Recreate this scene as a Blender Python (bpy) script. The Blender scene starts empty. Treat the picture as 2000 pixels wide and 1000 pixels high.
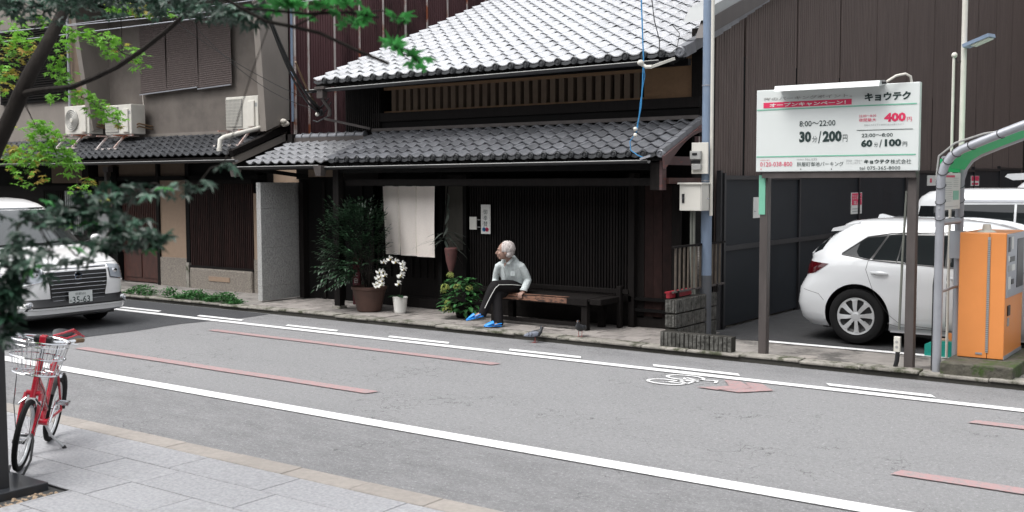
import bpy, bmesh, math, random
from math import radians as rad, sin, cos, pi, sqrt
from mathutils import Vector, Matrix, Euler
V = Vector
sc = bpy.context.scene
col = sc.collection
random.seed(7)
R_ = random.Random(11)

# ---------------------------------------------------------------- camera
th, pt, ro = rad(35.8), rad(3.95), rad(-0.17)
fwd = V((-sin(th)*cos(pt), cos(th)*cos(pt), -sin(pt)))
rt = V((cos(th), sin(th), 0)); up = rt.cross(fwd)
rt2 = rt*cos(ro) + up*sin(ro); up2 = up*cos(ro) - rt*sin(ro)
cd = bpy.data.cameras.new('camera'); cam = bpy.data.objects.new('camera', cd); col.objects.link(cam)
cam.matrix_world = Matrix((( rt2.x, up2.x, -fwd.x, 0), (rt2.y, up2.y, -fwd.y, 0), (rt2.z, up2.z, -fwd.z, 1.9), (0, 0, 0, 1)))
cd.sensor_width = 36; cd.lens = 37.8; cd.clip_start = .05; cd.clip_end = 600
cd.dof.use_dof = True; cd.dof.focus_distance = 12.5; cd.dof.aperture_fstop = 3.6
sc.camera = cam

# ---------------------------------------------------------------- sky, sun, exposure
SUN_EL, SUN_AZ = rad(62), rad(200)
w = bpy.data.worlds.new('World'); sc.world = w; w.use_nodes = True
nt = w.node_tree; nt.nodes.clear()
sky = nt.nodes.new('ShaderNodeTexSky'); sky.sky_type = 'NISHITA'; sky.sun_disc = False
sky.sun_elevation = SUN_EL; sky.sun_rotation = SUN_AZ; sky.dust_density = 4; sky.air_density = 1.2; sky.ozone_density = 1
hs = nt.nodes.new('ShaderNodeHueSaturation'); hs.inputs['Saturation'].default_value = .16
bg = nt.nodes.new('ShaderNodeBackground'); bg.inputs['Strength'].default_value = .15
ow = nt.nodes.new('ShaderNodeOutputWorld')
nt.links.new(sky.outputs[0], hs.inputs['Color']); nt.links.new(hs.outputs[0], bg.inputs['Color']); nt.links.new(bg.outputs[0], ow.inputs['Surface'])
sl = bpy.data.lights.new('sun', 'SUN'); sl.energy = .9; sl.angle = rad(40); sl.color = (1, .98, .95)
sun = bpy.data.objects.new('sun', sl); col.objects.link(sun)
# sky sun_rotation is measured clockwise from +Y
sd = V((sin(SUN_AZ)*cos(SUN_EL), cos(SUN_AZ)*cos(SUN_EL), sin(SUN_EL)))
sun.rotation_euler = sd.to_track_quat('Z', 'Y').to_euler(); sun.location = (0, 0, 30)
sc.render.engine = 'CYCLES'
vs = sc.view_settings; vs.view_transform = 'Standard'; vs.look = 'None'; vs.gamma = 1; vs.use_curve_mapping = False
vs.exposure = 1.0

# ---------------------------------------------------------------- materials
def M(name, c, rough=.6, metal=0., var=.18, scale=6., stretch=(1, 1, 1), bump=0., bscale=60., c2=None, rnd=0., spec=.5,
      trans=0., coat=0., alpha=None, detail=6, c3=None, c3s=2.5, c3t=.58, emis=None):
    m = bpy.data.materials.new(name); m.use_nodes = True
    t = m.node_tree; N = t.nodes; L = t.links; b = N['Principled BSDF']
    b.inputs['Roughness'].default_value = rough; b.inputs['Metallic'].default_value = metal
    b.inputs['Specular IOR Level'].default_value = spec
    if coat: b.inputs['Coat Weight'].default_value = coat; b.inputs['Coat Roughness'].default_value = .06
    tc = N.new('ShaderNodeTexCoord'); mp = N.new('ShaderNodeMapping'); mp.inputs['Scale'].default_value = stretch
    L.new(tc.outputs['Object'], mp.inputs['Vector'])
    vec = mp.outputs[0]
    if rnd:
        oi = N.new('ShaderNodeObjectInfo'); ad = N.new('ShaderNodeVectorMath'); ad.operation = 'ADD'
        mu = N.new('ShaderNodeMath'); mu.operation = 'MULTIPLY'; mu.inputs[1].default_value = 37.
        L.new(oi.outputs['Random'], mu.inputs[0]); L.new(mp.outputs[0], ad.inputs[0]); L.new(mu.outputs[0], ad.inputs[1]); vec = ad.outputs[0]
    no = N.new('ShaderNodeTexNoise'); no.inputs['Scale'].default_value = scale; no.inputs['Detail'].default_value = detail
    no.inputs['Roughness'].default_value = .62
    L.new(vec, no.inputs['Vector'])
    cr = N.new('ShaderNodeMapRange'); cr.inputs['From Min'].default_value = .3; cr.inputs['From Max'].default_value = .7
    L.new(no.outputs['Fac'], cr.inputs['Value'])
    mx = N.new('ShaderNodeMix'); mx.data_type = 'RGBA'
    if c2 is None:
        lo = [x*(1-var) for x in c]; hi = [x*(1+var) for x in c]
    else: lo, hi = c, c2
    mx.inputs['A'].default_value = (*lo, 1); mx.inputs['B'].default_value = (*hi, 1)
    L.new(cr.outputs[0], mx.inputs['Factor']); out = mx.outputs['Result']
    if c3 is not None:
        n3 = N.new('ShaderNodeTexNoise'); n3.inputs['Scale'].default_value = c3s; n3.inputs['Detail'].default_value = 8; n3.inputs['Roughness'].default_value = .7
        L.new(vec, n3.inputs['Vector'])
        r3 = N.new('ShaderNodeMapRange'); r3.inputs['From Min'].default_value = c3t-.05; r3.inputs['From Max'].default_value = c3t+.06
        L.new(n3.outputs['Fac'], r3.inputs['Value'])
        m3 = N.new('ShaderNodeMix'); m3.data_type = 'RGBA'; m3.inputs['B'].default_value = (*c3, 1)
        L.new(r3.outputs[0], m3.inputs['Factor']); L.new(out, m3.inputs['A']); out = m3.outputs['Result']
    if rnd:
        hv = N.new('ShaderNodeHueSaturation'); mr = N.new('ShaderNodeMapRange')
        mr.inputs['To Min'].default_value = 1-rnd; mr.inputs['To Max'].default_value = 1+rnd
        L.new(oi.outputs['Random'], mr.inputs['Value']); L.new(mr.outputs[0], hv.inputs['Value']); L.new(out, hv.inputs['Color']); out = hv.outputs[0]
    L.new(out, b.inputs['Base Color'])
    rr = N.new('ShaderNodeMapRange'); rr.inputs['To Min'].default_value = max(0, rough-.08); rr.inputs['To Max'].default_value = min(1, rough+.08)
    L.new(no.outputs['Fac'], rr.inputs['Value']); L.new(rr.outputs[0], b.inputs['Roughness'])
    if bump:
        nb = N.new('ShaderNodeTexNoise'); nb.inputs['Scale'].default_value = bscale; nb.inputs['Detail'].default_value = 5
        L.new(vec, nb.inputs['Vector'])
        bp = N.new('ShaderNodeBump'); bp.inputs['Strength'].default_value = bump; bp.inputs['Distance'].default_value = .02
        L.new(nb.outputs['Fac'], bp.inputs['Height']); L.new(bp.outputs[0], b.inputs['Normal'])
    if trans: # thin leaf or cloth: part of the light passes through
        tr = N.new('ShaderNodeBsdfTranslucent'); ms = N.new('ShaderNodeMixShader'); ms.inputs[0].default_value = trans
        L.new(out, tr.inputs['Color']); L.new(b.outputs[0], ms.inputs[1]); L.new(tr.outputs[0], ms.inputs[2])
        L.new(ms.outputs[0], N['Material Output'].inputs['Surface'])
    if emis: b.inputs['Emission Color'].default_value = (*emis, 1); b.inputs['Emission Strength'].default_value = 1
    return m

def glass_mat(name, tint, rough=.03, spec=.8, coat=1.):
    m = bpy.data.materials.new(name); m.use_nodes = True; b = m.node_tree.nodes['Principled BSDF']
    b.inputs['Base Color'].default_value = (*tint, 1); b.inputs['Roughness'].default_value = rough
    b.inputs['Specular IOR Level'].default_value = spec; b.inputs['Coat Weight'].default_value = coat; b.inputs['Coat Roughness'].default_value = .02
    return m

def asphalt(name, base, dark, speck):
    """grey aggregate with speckle, worn lighter wheel tracks and darker patches (all of it colour of the surface)"""
    m = bpy.data.materials.new(name); m.use_nodes = True; t = m.node_tree; N = t.nodes; L = t.links; b = N['Principled BSDF']
    b.inputs['Roughness'].default_value = .82; b.inputs['Specular IOR Level'].default_value = .35
    tc = N.new('ShaderNodeTexCoord')
    def noise(s, d=6, r=.6, st=(1, 1, 1)):
        mp = N.new('ShaderNodeMapping'); mp.inputs['Scale'].default_value = st; L.new(tc.outputs['Object'], mp.inputs[0])
        n = N.new('ShaderNodeTexNoise'); n.inputs['Scale'].default_value = s; n.inputs['Detail'].default_value = d; n.inputs['Roughness'].default_value = r
        L.new(mp.outputs[0], n.inputs['Vector']); return n.outputs['Fac']
    def rng(x, a, c, lo=0, hi=1):
        r = N.new('ShaderNodeMapRange'); r.inputs['From Min'].default_value = a; r.inputs['From Max'].default_value = c
        r.inputs['To Min'].default_value = lo; r.inputs['To Max'].default_value = hi; L.new(x, r.inputs[0]); return r.outputs[0]
    def mix(f, A, B, mode='MIX'):
        x = N.new('ShaderNodeMix'); x.data_type = 'RGBA'; x.blend_type = mode
        L.new(f, x.inputs['Factor'])
        for k, v in (('A', A), ('B', B)):
            if isinstance(v, tuple): x.inputs[k].default_value = (*v, 1)
            else: L.new(v, x.inputs[k])
        return x.outputs['Result']
    c = mix(rng(noise(1.6, 10, .75, (.5, 1, 1)), .40, .72), base, tuple(a*.72+d*.28 for a, d in zip(base, dark)))
    # strips beside the kerbs (old surface) are darker and rougher than the driven lane
    sx = N.new('ShaderNodeSeparateXYZ'); L.new(tc.outputs['Object'], sx.inputs[0])
    nearf = rng(sx.outputs['Y'], 6.55, 5.9); farf = rng(sx.outputs['Y'], 9.7, 10.2)
    add = N.new('ShaderNodeMath'); add.operation = 'ADD'; L.new(nearf, add.inputs[0]); L.new(farf, add.inputs[1])
    patch = rng(noise(4.2, 12, .82, (.5, 1, 1)), .36, .60)
    ml = N.new('ShaderNodeMath'); ml.operation = 'MULTIPLY'; L.new(add.outputs[0], ml.inputs[0]); L.new(patch, ml.inputs[1])
    c = mix(ml.outputs[0], c, dark)
    f1 = noise(40, 5, .95); c = mix(rng(f1, .54, .70, 0, .95), c, speck)
    f2 = noise(31, 5, .95); c = mix(rng(f2, .46, .31, 0, .95), c, tuple(x*.35 for x in base))
    f3 = noise(24, 8, .85, (.6, 1, 1)); c = mix(rng(f3, .47, .34, 0, .5), c, tuple(x*.5 for x in dark))
    # hairline cracks, mostly in the old strips
    vo = N.new('ShaderNodeTexVoronoi'); vo.feature = 'DISTANCE_TO_EDGE'; vo.inputs['Scale'].default_value = 2.6
    nv = N.new('ShaderNodeTexNoise'); nv.inputs['Scale'].default_value = 3.; nv.inputs['Detail'].default_value = 6; L.new(tc.outputs['Object'], nv.inputs['Vector'])
    va = N.new('ShaderNodeVectorMath'); va.operation = 'ADD'; L.new(tc.outputs['Object'], va.inputs[0]); L.new(nv.outputs['Color'], va.inputs[1]); L.new(va.outputs[0], vo.inputs['Vector'])
    cw = rng(vo.outputs['Distance'], .012, .002); cm_ = N.new('ShaderNodeMath'); cm_.operation = 'MULTIPLY'; L.new(cw, cm_.inputs[0]); L.new(rng(noise(.9, 4), .52, .60), cm_.inputs[1])
    c = mix(cm_.outputs[0], c, tuple(x*.3 for x in dark))
    L.new(c, b.inputs['Base Color'])
    bp = N.new('ShaderNodeBump'); bp.inputs['Strength'].default_value = .5; bp.inputs['Distance'].default_value = .008
    L.new(f1, bp.inputs['Height'])
    bp2 = N.new('ShaderNodeBump'); bp2.inputs['Strength'].default_value = .45; bp2.inputs['Distance'].default_value = .03
    L.new(noise(14, 6, .7), bp2.inputs['Height']); L.new(bp.outputs[0], bp2.inputs['Normal']); L.new(bp2.outputs[0], b.inputs['Normal'])
    return m

m_road = asphalt('asphalt_worn', (.225, .225, .229), (.158, .158, .162), (.52, .52, .52))
m_road2 = asphalt('asphalt_newer', (.055, .057, .062), (.045, .046, .05), (.14, .14, .14))
m_lot = asphalt('asphalt_lot', (.048, .049, .051), (.034, .034, .036), (.12, .12, .12))
m_ground = M('packed_ground', (.12, .115, .11), .9, bump=.4, bscale=40)
m_white = M('white_road_paint', (.74, .74, .74), .6, var=.05, scale=30, c3=(.33, .33, .33), c3s=34, c3t=.61, bump=.2, bscale=90)
m_red = M('worn_red_road_paint', (.37, .235, .235), .7, var=.12, scale=30, c3=(.26, .23, .23), c3s=30, c3t=.52, bump=.2, bscale=90)
m_pave = M('granite_paving', (.285, .286, .298), .7, var=.26, scale=45, rnd=.05, bump=.12, bscale=200, c3=(.22, .22, .22), c3s=1.7, c3t=.66)
m_joint = M('dark_joint', (.045, .045, .045), .9)
m_kerbnear = M('beige_kerb', (.28, .255, .232), .75, var=.14, scale=20, rnd=.06, bump=.2, bscale=80)
m_kerb = M('old_kerb_stone', (.24, .225, .20), .85, var=.25, scale=9, rnd=.12, bump=.6, bscale=30, c3=(.05, .055, .03), c3s=5, c3t=.55)
m_kerbd = M('damp_gutter', (.04, .038, .032), .9, bump=.5, bscale=30)
m_side = M('concrete_path', (.24, .22, .205), .85, var=.2, scale=6, rnd=.12, bump=.3, bscale=50, c3=(.10, .09, .085), c3s=3.5, c3t=.6)
m_sideconc = M('stained_concrete', (.22, .205, .19), .85, var=.25, scale=4, bump=.35, bscale=45, c3=(.08, .075, .07), c3s=2.2, c3t=.55)
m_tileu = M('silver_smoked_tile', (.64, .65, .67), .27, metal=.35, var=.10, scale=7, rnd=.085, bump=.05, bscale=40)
m_tilel = M('grey_smoked_tile', (.175, .18, .195), .36, metal=.3, var=.2, scale=9, rnd=.22, bump=.08, bscale=50)  # darker than the upper roof's tile: eave shade put into colour; verges share it
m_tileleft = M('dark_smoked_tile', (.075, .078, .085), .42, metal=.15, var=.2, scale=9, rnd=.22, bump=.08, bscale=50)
m_tilegate = M('pale_smoked_tile', (.34, .345, .36), .34, metal=.3, var=.12, scale=9, rnd=.14, bump=.08, bscale=50)
m_cap = M('tile_cap', (.045, .047, .05), .4, metal=.2, var=.2, scale=20, rnd=.2)
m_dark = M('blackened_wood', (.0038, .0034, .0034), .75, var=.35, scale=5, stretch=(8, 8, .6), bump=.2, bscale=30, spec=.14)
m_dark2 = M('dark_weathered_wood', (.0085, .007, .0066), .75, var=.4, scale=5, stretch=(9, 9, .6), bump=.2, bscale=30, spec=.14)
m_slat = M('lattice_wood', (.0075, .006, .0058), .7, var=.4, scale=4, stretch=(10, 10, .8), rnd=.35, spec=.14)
m_beam = M('brown_painted_beam', (.062, .032, .032), .6, var=.25, scale=5, stretch=(1, 1, 5), c3=(.12, .03, .02), c3s=6, c3t=.6)
m_slatred = M('dark_red_lattice', (.018, .0085, .0075), .6, var=.4, scale=5, stretch=(3, 3, 1.5), rnd=.25, spec=.14)
m_redbrown = M('red_brown_wood', (.050, .018, .013), .55, var=.4, scale=5, stretch=(3, 3, 1.5))
m_mudw = M('ochre_plaster', (.21, .125, .068), .9, var=.08, scale=30, bump=.15, bscale=90)
m_mudd = M('brown_plaster', (.135, .098, .07), .9, var=.12, scale=8, bump=.15, bscale=70)
m_beige = M('beige_plaster', (.27, .195, .14), .9, var=.06, scale=14, bump=.2, bscale=80)
m_stucco = M('grey_stucco', (.15, .13, .115), .92, var=.3, scale=1.6, bump=.35, bscale=90, c3=(.19, .165, .148), c3s=1.1, c3t=.62)
m_fin = M('taupe_stucco', (.20, .178, .158), .92, var=.12, scale=3, stretch=(1, 1, .4), bump=.3, bscale=90)
m_granite = M('rough_granite', (.27, .27, .265), .8, c2=(.45, .45, .44), scale=45, detail=3, bump=.9, bscale=45)
m_granb = M('brown_granite', (.13, .115, .10), .8, c2=(.27, .24, .205), scale=40, detail=3, bump=.5, bscale=40)
m_maroon = M('maroon_sheet', (.095, .048, .051), .5, var=.25, scale=2, stretch=(1, 1, .3), c3=(.05, .026, .028), c3s=1.2, c3t=.55, spec=.14)
m_batten = M('rusty_white_batten', (.50, .45, .43), .6, var=.12, scale=8, c3=(.30, .09, .04), c3s=2.2, c3t=.56)
m_siding = M('brown_siding', (.105, .082, .075), .72, var=.2, scale=5, stretch=(3, 3, .25), rnd=.04, bump=.15, bscale=50, spec=.14)
m_black = M('black_sheet', (.018, .021, .025), .45, var=.15, scale=3, spec=.14)
m_blackm = M('black_metal', (.012, .012, .014), .4, var=.2, scale=8)
m_blkplate = M('black_plate', (.022, .024, .028), .32, var=.3, scale=9)
m_post = M('brown_steel', (.065, .055, .052), .5, var=.25, scale=6, stretch=(1, 1, .3))
m_grey = M('grey_galvanised', (.33, .34, .37), .42, metal=.35, var=.08, scale=6)
m_polep = M('blue_grey_pole', (.16, .21, .29), .5, var=.18, scale=5, stretch=(1, 1, .3), c3=(.30, .32, .35), c3s=4, c3t=.62)
m_poled = M('dark_pole_sleeve', (.07, .075, .085), .6)
m_box = M('ivory_enamel', (.56, .545, .50), .4, var=.05, scale=5, c3=(.34, .31, .27), c3s=2.5, c3t=.68)
m_boxd = M('grey_plastic', (.30, .30, .29), .5, var=.1)
m_ivory = M('ivory_plastic', (.56, .54, .49), .5, var=.08, scale=6)
m_sign = M('sign_white', (.59, .62, .61), .35, var=.025, scale=3)
m_ink = M('sign_black', (.012, .03, .028), .5, var=.05)
m_signred = M('sign_red', (.58, .025, .09), .45, var=.05)
m_signgreen = M('sign_green', (.16, .42, .30), .45, var=.05)
m_gray = M('sign_grey', (.30, .31, .31), .5, var=.05)
m_orange = M('orange_enamel', (.68, .25, .07), .42, var=.035, scale=4, bump=.04, bscale=160, c3=(.50, .175, .045), c3s=3, c3t=.68)
m_moss = M('mossy_concrete', (.075, .07, .055), .95, var=.4, scale=10, bump=.7, bscale=30, c3=(.035, .06, .012), c3s=4, c3t=.55)
m_block = M('split_block', (.125, .122, .112), .95, c2=(.018, .018, .015), scale=16, bump=.8, bscale=35)
m_teal = M('teal_enamel', (.01, .26, .21), .35, var=.08)
m_green = M('green_film', (.005, .42, .13), .7, var=.08)
m_paper = M('printed_paper', (.60, .60, .575), .6, var=.04, scale=6)
m_carw = M('pearl_white_paint', (.60, .615, .63), .22, var=.015, scale=2, coat=1)
m_carw2 = M('white_van_paint', (.84, .84, .84), .22, var=.015, scale=2, coat=1)
m_carblack = M('black_trim', (.01, .01, .011), .4)
m_glass = glass_mat('dark_car_glass', (.006, .008, .009), .03, .5, .25)
m_glassl = glass_mat('pale_windscreen', (.035, .04, .04), .04)
m_chrome = M('chrome', (.75, .76, .78), .12, metal=1, var=.03)
m_silver = M('silver_wheel', (.52, .53, .54), .35, metal=.5, var=.04)
m_tyre = M('tyre_rubber', (.008, .008, .0085), .8, spec=.2)
m_lamp = glass_mat('clear_lamp', (.35, .38, .42), .06)
m_tail = glass_mat('red_lamp', (.055, .003, .005), .08, .5, .4)
m_blue = M('blue_plastic', (.015, .25, .72), .38, var=.06)
m_shirt = M('pale_blue_shirt', (.50, .545, .545), .85, var=.22, scale=90, stretch=(1, 1, .04), bump=.3, bscale=14)
m_trous = M('black_trousers', (.012, .011, .012), .85, bump=.3, bscale=14, spec=.14)
m_skin = M('skin', (.27, .165, .13), .55, var=.12, scale=14)
m_hair = M('white_hair', (.22, .19, .185), .8, c2=(.62, .57, .55), scale=55, stretch=(1, 1, .3), bump=.4, bscale=60)
m_linen = M('linen_cloth', (.88, .81, .75), .95, var=.07, scale=90, bump=.25, bscale=140, trans=.05)
m_linend = M('linen_seam', (.72, .67, .59), .95)
m_terra = M('terracotta', (.070, .036, .027), .75, var=.22, scale=6, bump=.2, bscale=30)
m_whitepot = M('white_plastic_pot', (.75, .74, .71), .5, var=.05)
m_soil = M('soil', (.03, .02, .015), .95, bump=.8, bscale=30)
m_petal = M('orchid_petal', (.82, .82, .79), .6, var=.04, trans=.3)
m_leafd = M('dark_glossy_leaf', (.018, .050, .022), .42, var=.45, scale=5, rnd=.5, trans=.15)
m_leafh = M('hydrangea_leaf', (.035, .12, .035), .45, var=.35, scale=6, rnd=.35, trans=.15)
m_flower = M('faded_hydrangea', (.26, .27, .06), .8, c2=(.10, .16, .035), scale=30, rnd=.2)
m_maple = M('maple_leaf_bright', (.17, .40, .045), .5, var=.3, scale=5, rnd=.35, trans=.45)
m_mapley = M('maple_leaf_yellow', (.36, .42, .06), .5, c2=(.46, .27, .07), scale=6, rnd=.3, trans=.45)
m_mapled = M('maple_leaf_dark', (.036, .09, .056), .42, var=.4, scale=5, rnd=.5, trans=.2)  # dark blue-green leaf colour of the nearer maple
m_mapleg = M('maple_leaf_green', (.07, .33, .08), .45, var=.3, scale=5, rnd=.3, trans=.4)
m_bark = M('tree_bark', (.020, .017, .015), .9, var=.35, scale=8, stretch=(1, 1, .4), bump=.7, bscale=25, spec=.14)
m_grass = M('kerb_weed', (.025, .105, .022), .6, var=.4, scale=9, rnd=.4, trans=.2)
m_bikered = M('red_frame_paint', (.40, .010, .026), .28, var=.05, coat=.6)
m_wire = M('cable_black', (.012, .012, .012), .6)
m_wireb = M('cable_blue', (.03, .20, .42), .5, var=.1)
m_wiret = M('cable_brown', (.15, .09, .045), .6)
m_pebble = M('tan_pebble', (.42, .31, .21), .8, var=.3, scale=12, rnd=.3)
m_conduit = M('vinyl_conduit', (.115, .12, .105), .55, var=.12)
m_reed = M('reed_blind', (.055, .042, .039), .85, c2=(.135, .105, .098), scale=26, stretch=(.35, 1, 9), detail=3)
m_pigeon = M('pigeon_grey', (.20, .22, .27), .7, var=.15, scale=12)
m_pigeond = M('pigeon_dark', (.035, .037, .042), .55, var=.3, scale=12)
m_pink = M('pigeon_leg', (.42, .10, .09), .6)
m_redcloth = M('red_box', (.22, .006, .015), .5)
m_benchw = M('worn_bench_edge', (.21, .105, .068), .6, var=.25, scale=6, stretch=(1, 5, 5), c3=(.015, .012, .012), c3s=9, c3t=.53)

# ---------------------------------------------------------------- mesh helpers
WL = {}
class MB:
    def __init__(s): s.v = []; s.f = []; s.m = []; s.cm = 0
    def mi(s, i): s.cm = i; return s
    def add(s, vs, fs):
        o = len(s.v); s.v += [V(p) for p in vs]; s.f += [tuple(i+o for i in f) for f in fs]; s.m += [s.cm]*len(fs); return s
    def box(s, x0, x1, y0, y1, z0, z1):
        return s.add([(x0, y0, z0), (x1, y0, z0), (x1, y1, z0), (x0, y1, z0), (x0, y0, z1), (x1, y0, z1), (x1, y1, z1), (x0, y1, z1)],
                     [(0, 3, 2, 1), (4, 5, 6, 7), (0, 1, 5, 4), (1, 2, 6, 5), (2, 3, 7, 6), (3, 0, 4, 7)])
    def rbox(s, x0, x1, y0, y1, z0, z1, b=.01):
        """box with chamfered edges"""
        bm = bmesh.new(); bmesh.ops.create_cube(bm, size=1)
        for v in bm.verts: v.co = V(((x0+x1)/2+v.co.x*(x1-x0), (y0+y1)/2+v.co.y*(y1-y0), (z0+z1)/2+v.co.z*(z1-z0)))
        bmesh.ops.bevel(bm, geom=list(bm.edges), offset=b, segments=2, affect='EDGES', profile=.5)
        bm.verts.index_update(); s.add([v.co.copy() for v in bm.verts], [[v.index for v in f.verts] for f in bm.faces]); bm.free(); return s
    def beam(s, p0, p1, w, h, upv=(0, 0, 1)):
        p0, p1 = V(p0), V(p1); d = (p1-p0).normalized(); u = V(upv)
        r = d.cross(u)
        if r.length < 1e-4: r = d.cross(V((1, 0, 0)))
        r.normalize(); u = r.cross(d).normalized()
        c = [p + r*a*w/2 + u*b*h/2 for p in (p0, p1) for a, b in ((-1, -1), (1, -1), (1, 1), (-1, 1))]
        return s.add(c, [(0, 3, 2, 1), (4, 5, 6, 7), (0, 1, 5, 4), (1, 2, 6, 5), (2, 3, 7, 6), (3, 0, 4, 7)])
    def loft(s, pts, rad_, n=8, upv=None, cap=True):
        """rings round a path; radius is a number or (across, up)"""
        pts = [V(p) for p in pts]; k = len(pts)
        if not isinstance(rad_, (list,)): rad_ = [rad_]*k
        prev = None; vs = []
        for i, p in enumerate(pts):
            d = (pts[min(i+1, k-1)] - pts[max(i-1, 0)]).normalized()
            if prev is None or upv is not None:
                u = V(upv) if upv is not None else V((0, 0, 1))
                if abs(d.dot(u)) > .95: u = V((0, 1, 0)) if abs(d.y) < .9 else V((1, 0, 0))
            else: u = prev
            r = d.cross(u).normalized(); u = r.cross(d).normalized(); prev = u
            q = rad_[i]; a, b = (q if isinstance(q, tuple) else (q, q))
            for j in range(n):
                t = 2*pi*j/n; vs.append(p + r*cos(t)*a + u*sin(t)*b)
        fs = [(i*n+j, i*n+(j+1) % n, (i+1)*n+(j+1) % n, (i+1)*n+j) for i in range(k-1) for j in range(n)]
        if cap: fs += [tuple(range(n-1, -1, -1)), tuple((k-1)*n+j for j in range(n))]
        return s.add(vs, fs)
    def tube(s, pts, r, n=8): return s.loft(pts, r, n)
    def lathe(s, prof, c=(0, 0, 0), n=20, axis='Z', cap=True):
        vs = []
        for r, z in prof:
            for j in range(n):
                t = 2*pi*j/n; a, b = r*cos(t), r*sin(t)
                vs.append(V(c) + (V((a, b, z)) if axis == 'Z' else V((a, z, b)) if axis == 'Y' else V((z, a, b))))
        k = len(prof); fs = []
        for i in range(k-1):
            for j in range(n):
                q = (i*n+j, i*n+(j+1) % n, (i+1)*n+(j+1) % n, (i+1)*n+j); fs.append(q if axis != 'Y' else q[::-1])
        e0 = tuple(range(n-1, -1, -1)); e1 = tuple((k-1)*n+j for j in range(n))
        if cap and prof[0][0] > 1e-4: fs.append(e0 if axis != 'Y' else e0[::-1])
        if cap and prof[-1][0] > 1e-4: fs.append(e1 if axis != 'Y' else e1[::-1])
        return s.add(vs, fs)
    def ball(s, c, r, nu=12, nv=8, rot=None):
        r = r if isinstance(r, tuple) else (r, r, r); vs = [V((0, 0, -r[2]))]
        for i in range(1, nv):
            a = -pi/2+pi*i/nv
            for j in range(nu): t = 2*pi*j/nu; vs.append(V((r[0]*cos(a)*cos(t), r[1]*cos(a)*sin(t), r[2]*sin(a))))
        vs.append(V((0, 0, r[2]))); e = len(vs)-1
        fs = [(0, 1+(j+1) % nu, 1+j) for j in range(nu)]
        fs += [(1+(i-1)*nu+j, 1+(i-1)*nu+(j+1) % nu, 1+i*nu+(j+1) % nu, 1+i*nu+j) for i in range(1, nv-1) for j in range(nu)]
        fs += [(e, 1+(nv-2)*nu+j, 1+(nv-2)*nu+(j+1) % nu) for j in range(nu)]
        if rot is not None: vs = [rot @ p for p in vs]
        return s.add([V(c)+p for p in vs], fs)
    def prism(s, poly, plane, d0, d1):
        n = len(poly)
        def P(a, b, d): return (a, d, b) if plane == 'XZ' else (d, a, b) if plane == 'YZ' else (a, b, d)
        vs = [P(a, b, d0) for a, b in poly] + [P(a, b, d1) for a, b in poly]
        fs = [tuple(range(n)), tuple(range(2*n-1, n-1, -1))] + [(i, i+n, (i+1) % n+n, (i+1) % n) for i in range(n)]
        return s.add(vs, fs)
    def grid(s, fn, nu, nv):
        vs = [fn(i/nu, j/nv) for j in range(nv+1) for i in range(nu+1)]
        return s.add(vs, [(j*(nu+1)+i, j*(nu+1)+i+1, (j+1)*(nu+1)+i+1, (j+1)*(nu+1)+i) for j in range(nv) for i in range(nu)])
    def mesh(s, name, mats, smooth=False, off=(0, 0, 0), fix=True):
        me = bpy.data.meshes.new(name); o = V(off)
        me.from_pydata([p-o for p in s.v], [], s.f)
        for m in (mats if isinstance(mats, (list, tuple)) else [mats]): me.materials.append(m)
        me.polygons.foreach_set('material_index', s.m)
        if fix:
            bm = bmesh.new(); bm.from_mesh(me); bmesh.ops.recalc_face_normals(bm, faces=bm.faces); bm.to_mesh(me); bm.free()
        if smooth:
            me.polygons.foreach_set('use_smooth', [True]*len(me.polygons))
            if smooth != 'all': me.set_sharp_from_angle(angle=rad(40))
        me.update(); return me
    def build(s, name, mats, parent=None, smooth=False, fix=True):
        off = WL.get(parent.name, V((0, 0, 0))) if parent else V((0, 0, 0))
        return link(name, s.mesh(name, mats, smooth, off, fix), parent)

def link(name, me, parent=None, loc=None, rot=None):
    o = bpy.data.objects.new(name, me); col.objects.link(o)
    if parent: o.parent = parent; WL[o.name] = WL.get(parent.name, V((0, 0, 0)))
    if loc is not None: o.location = V(loc) - (WL.get(parent.name, V((0, 0, 0))) if parent else V((0, 0, 0)))
    if rot is not None: o.rotation_euler = rot
    return o
def tag(o, label=None, cat=None, group=None, kind=None):
    if label: o['label'] = label
    if cat: o['category'] = cat
    if group: o['group'] = group
    if kind: o['kind'] = kind
    return o
def thing(name, label, cat, loc=(0, 0, 0), group=None, rotz=0, local=False):
    """an Empty at the thing's base; its parts are given in world coordinates unless local"""
    o = bpy.data.objects.new(name, None); col.objects.link(o); o.location = loc; o.rotation_euler = (0, 0, rotz)
    o.empty_display_size = .1
    WL[o.name] = V((0, 0, 0)) if local else V(loc)
    return tag(o, label, cat, group)
def copy_tree(o, loc=None, parent=None, rotz=None):
    c = o.copy(); col.objects.link(c); c.parent = parent
    if loc is not None: c.location = loc
    if rotz is not None: c.rotation_euler.z = rotz
    for ch in list(o.children): copy_tree(ch, None, c)
    return c
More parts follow.
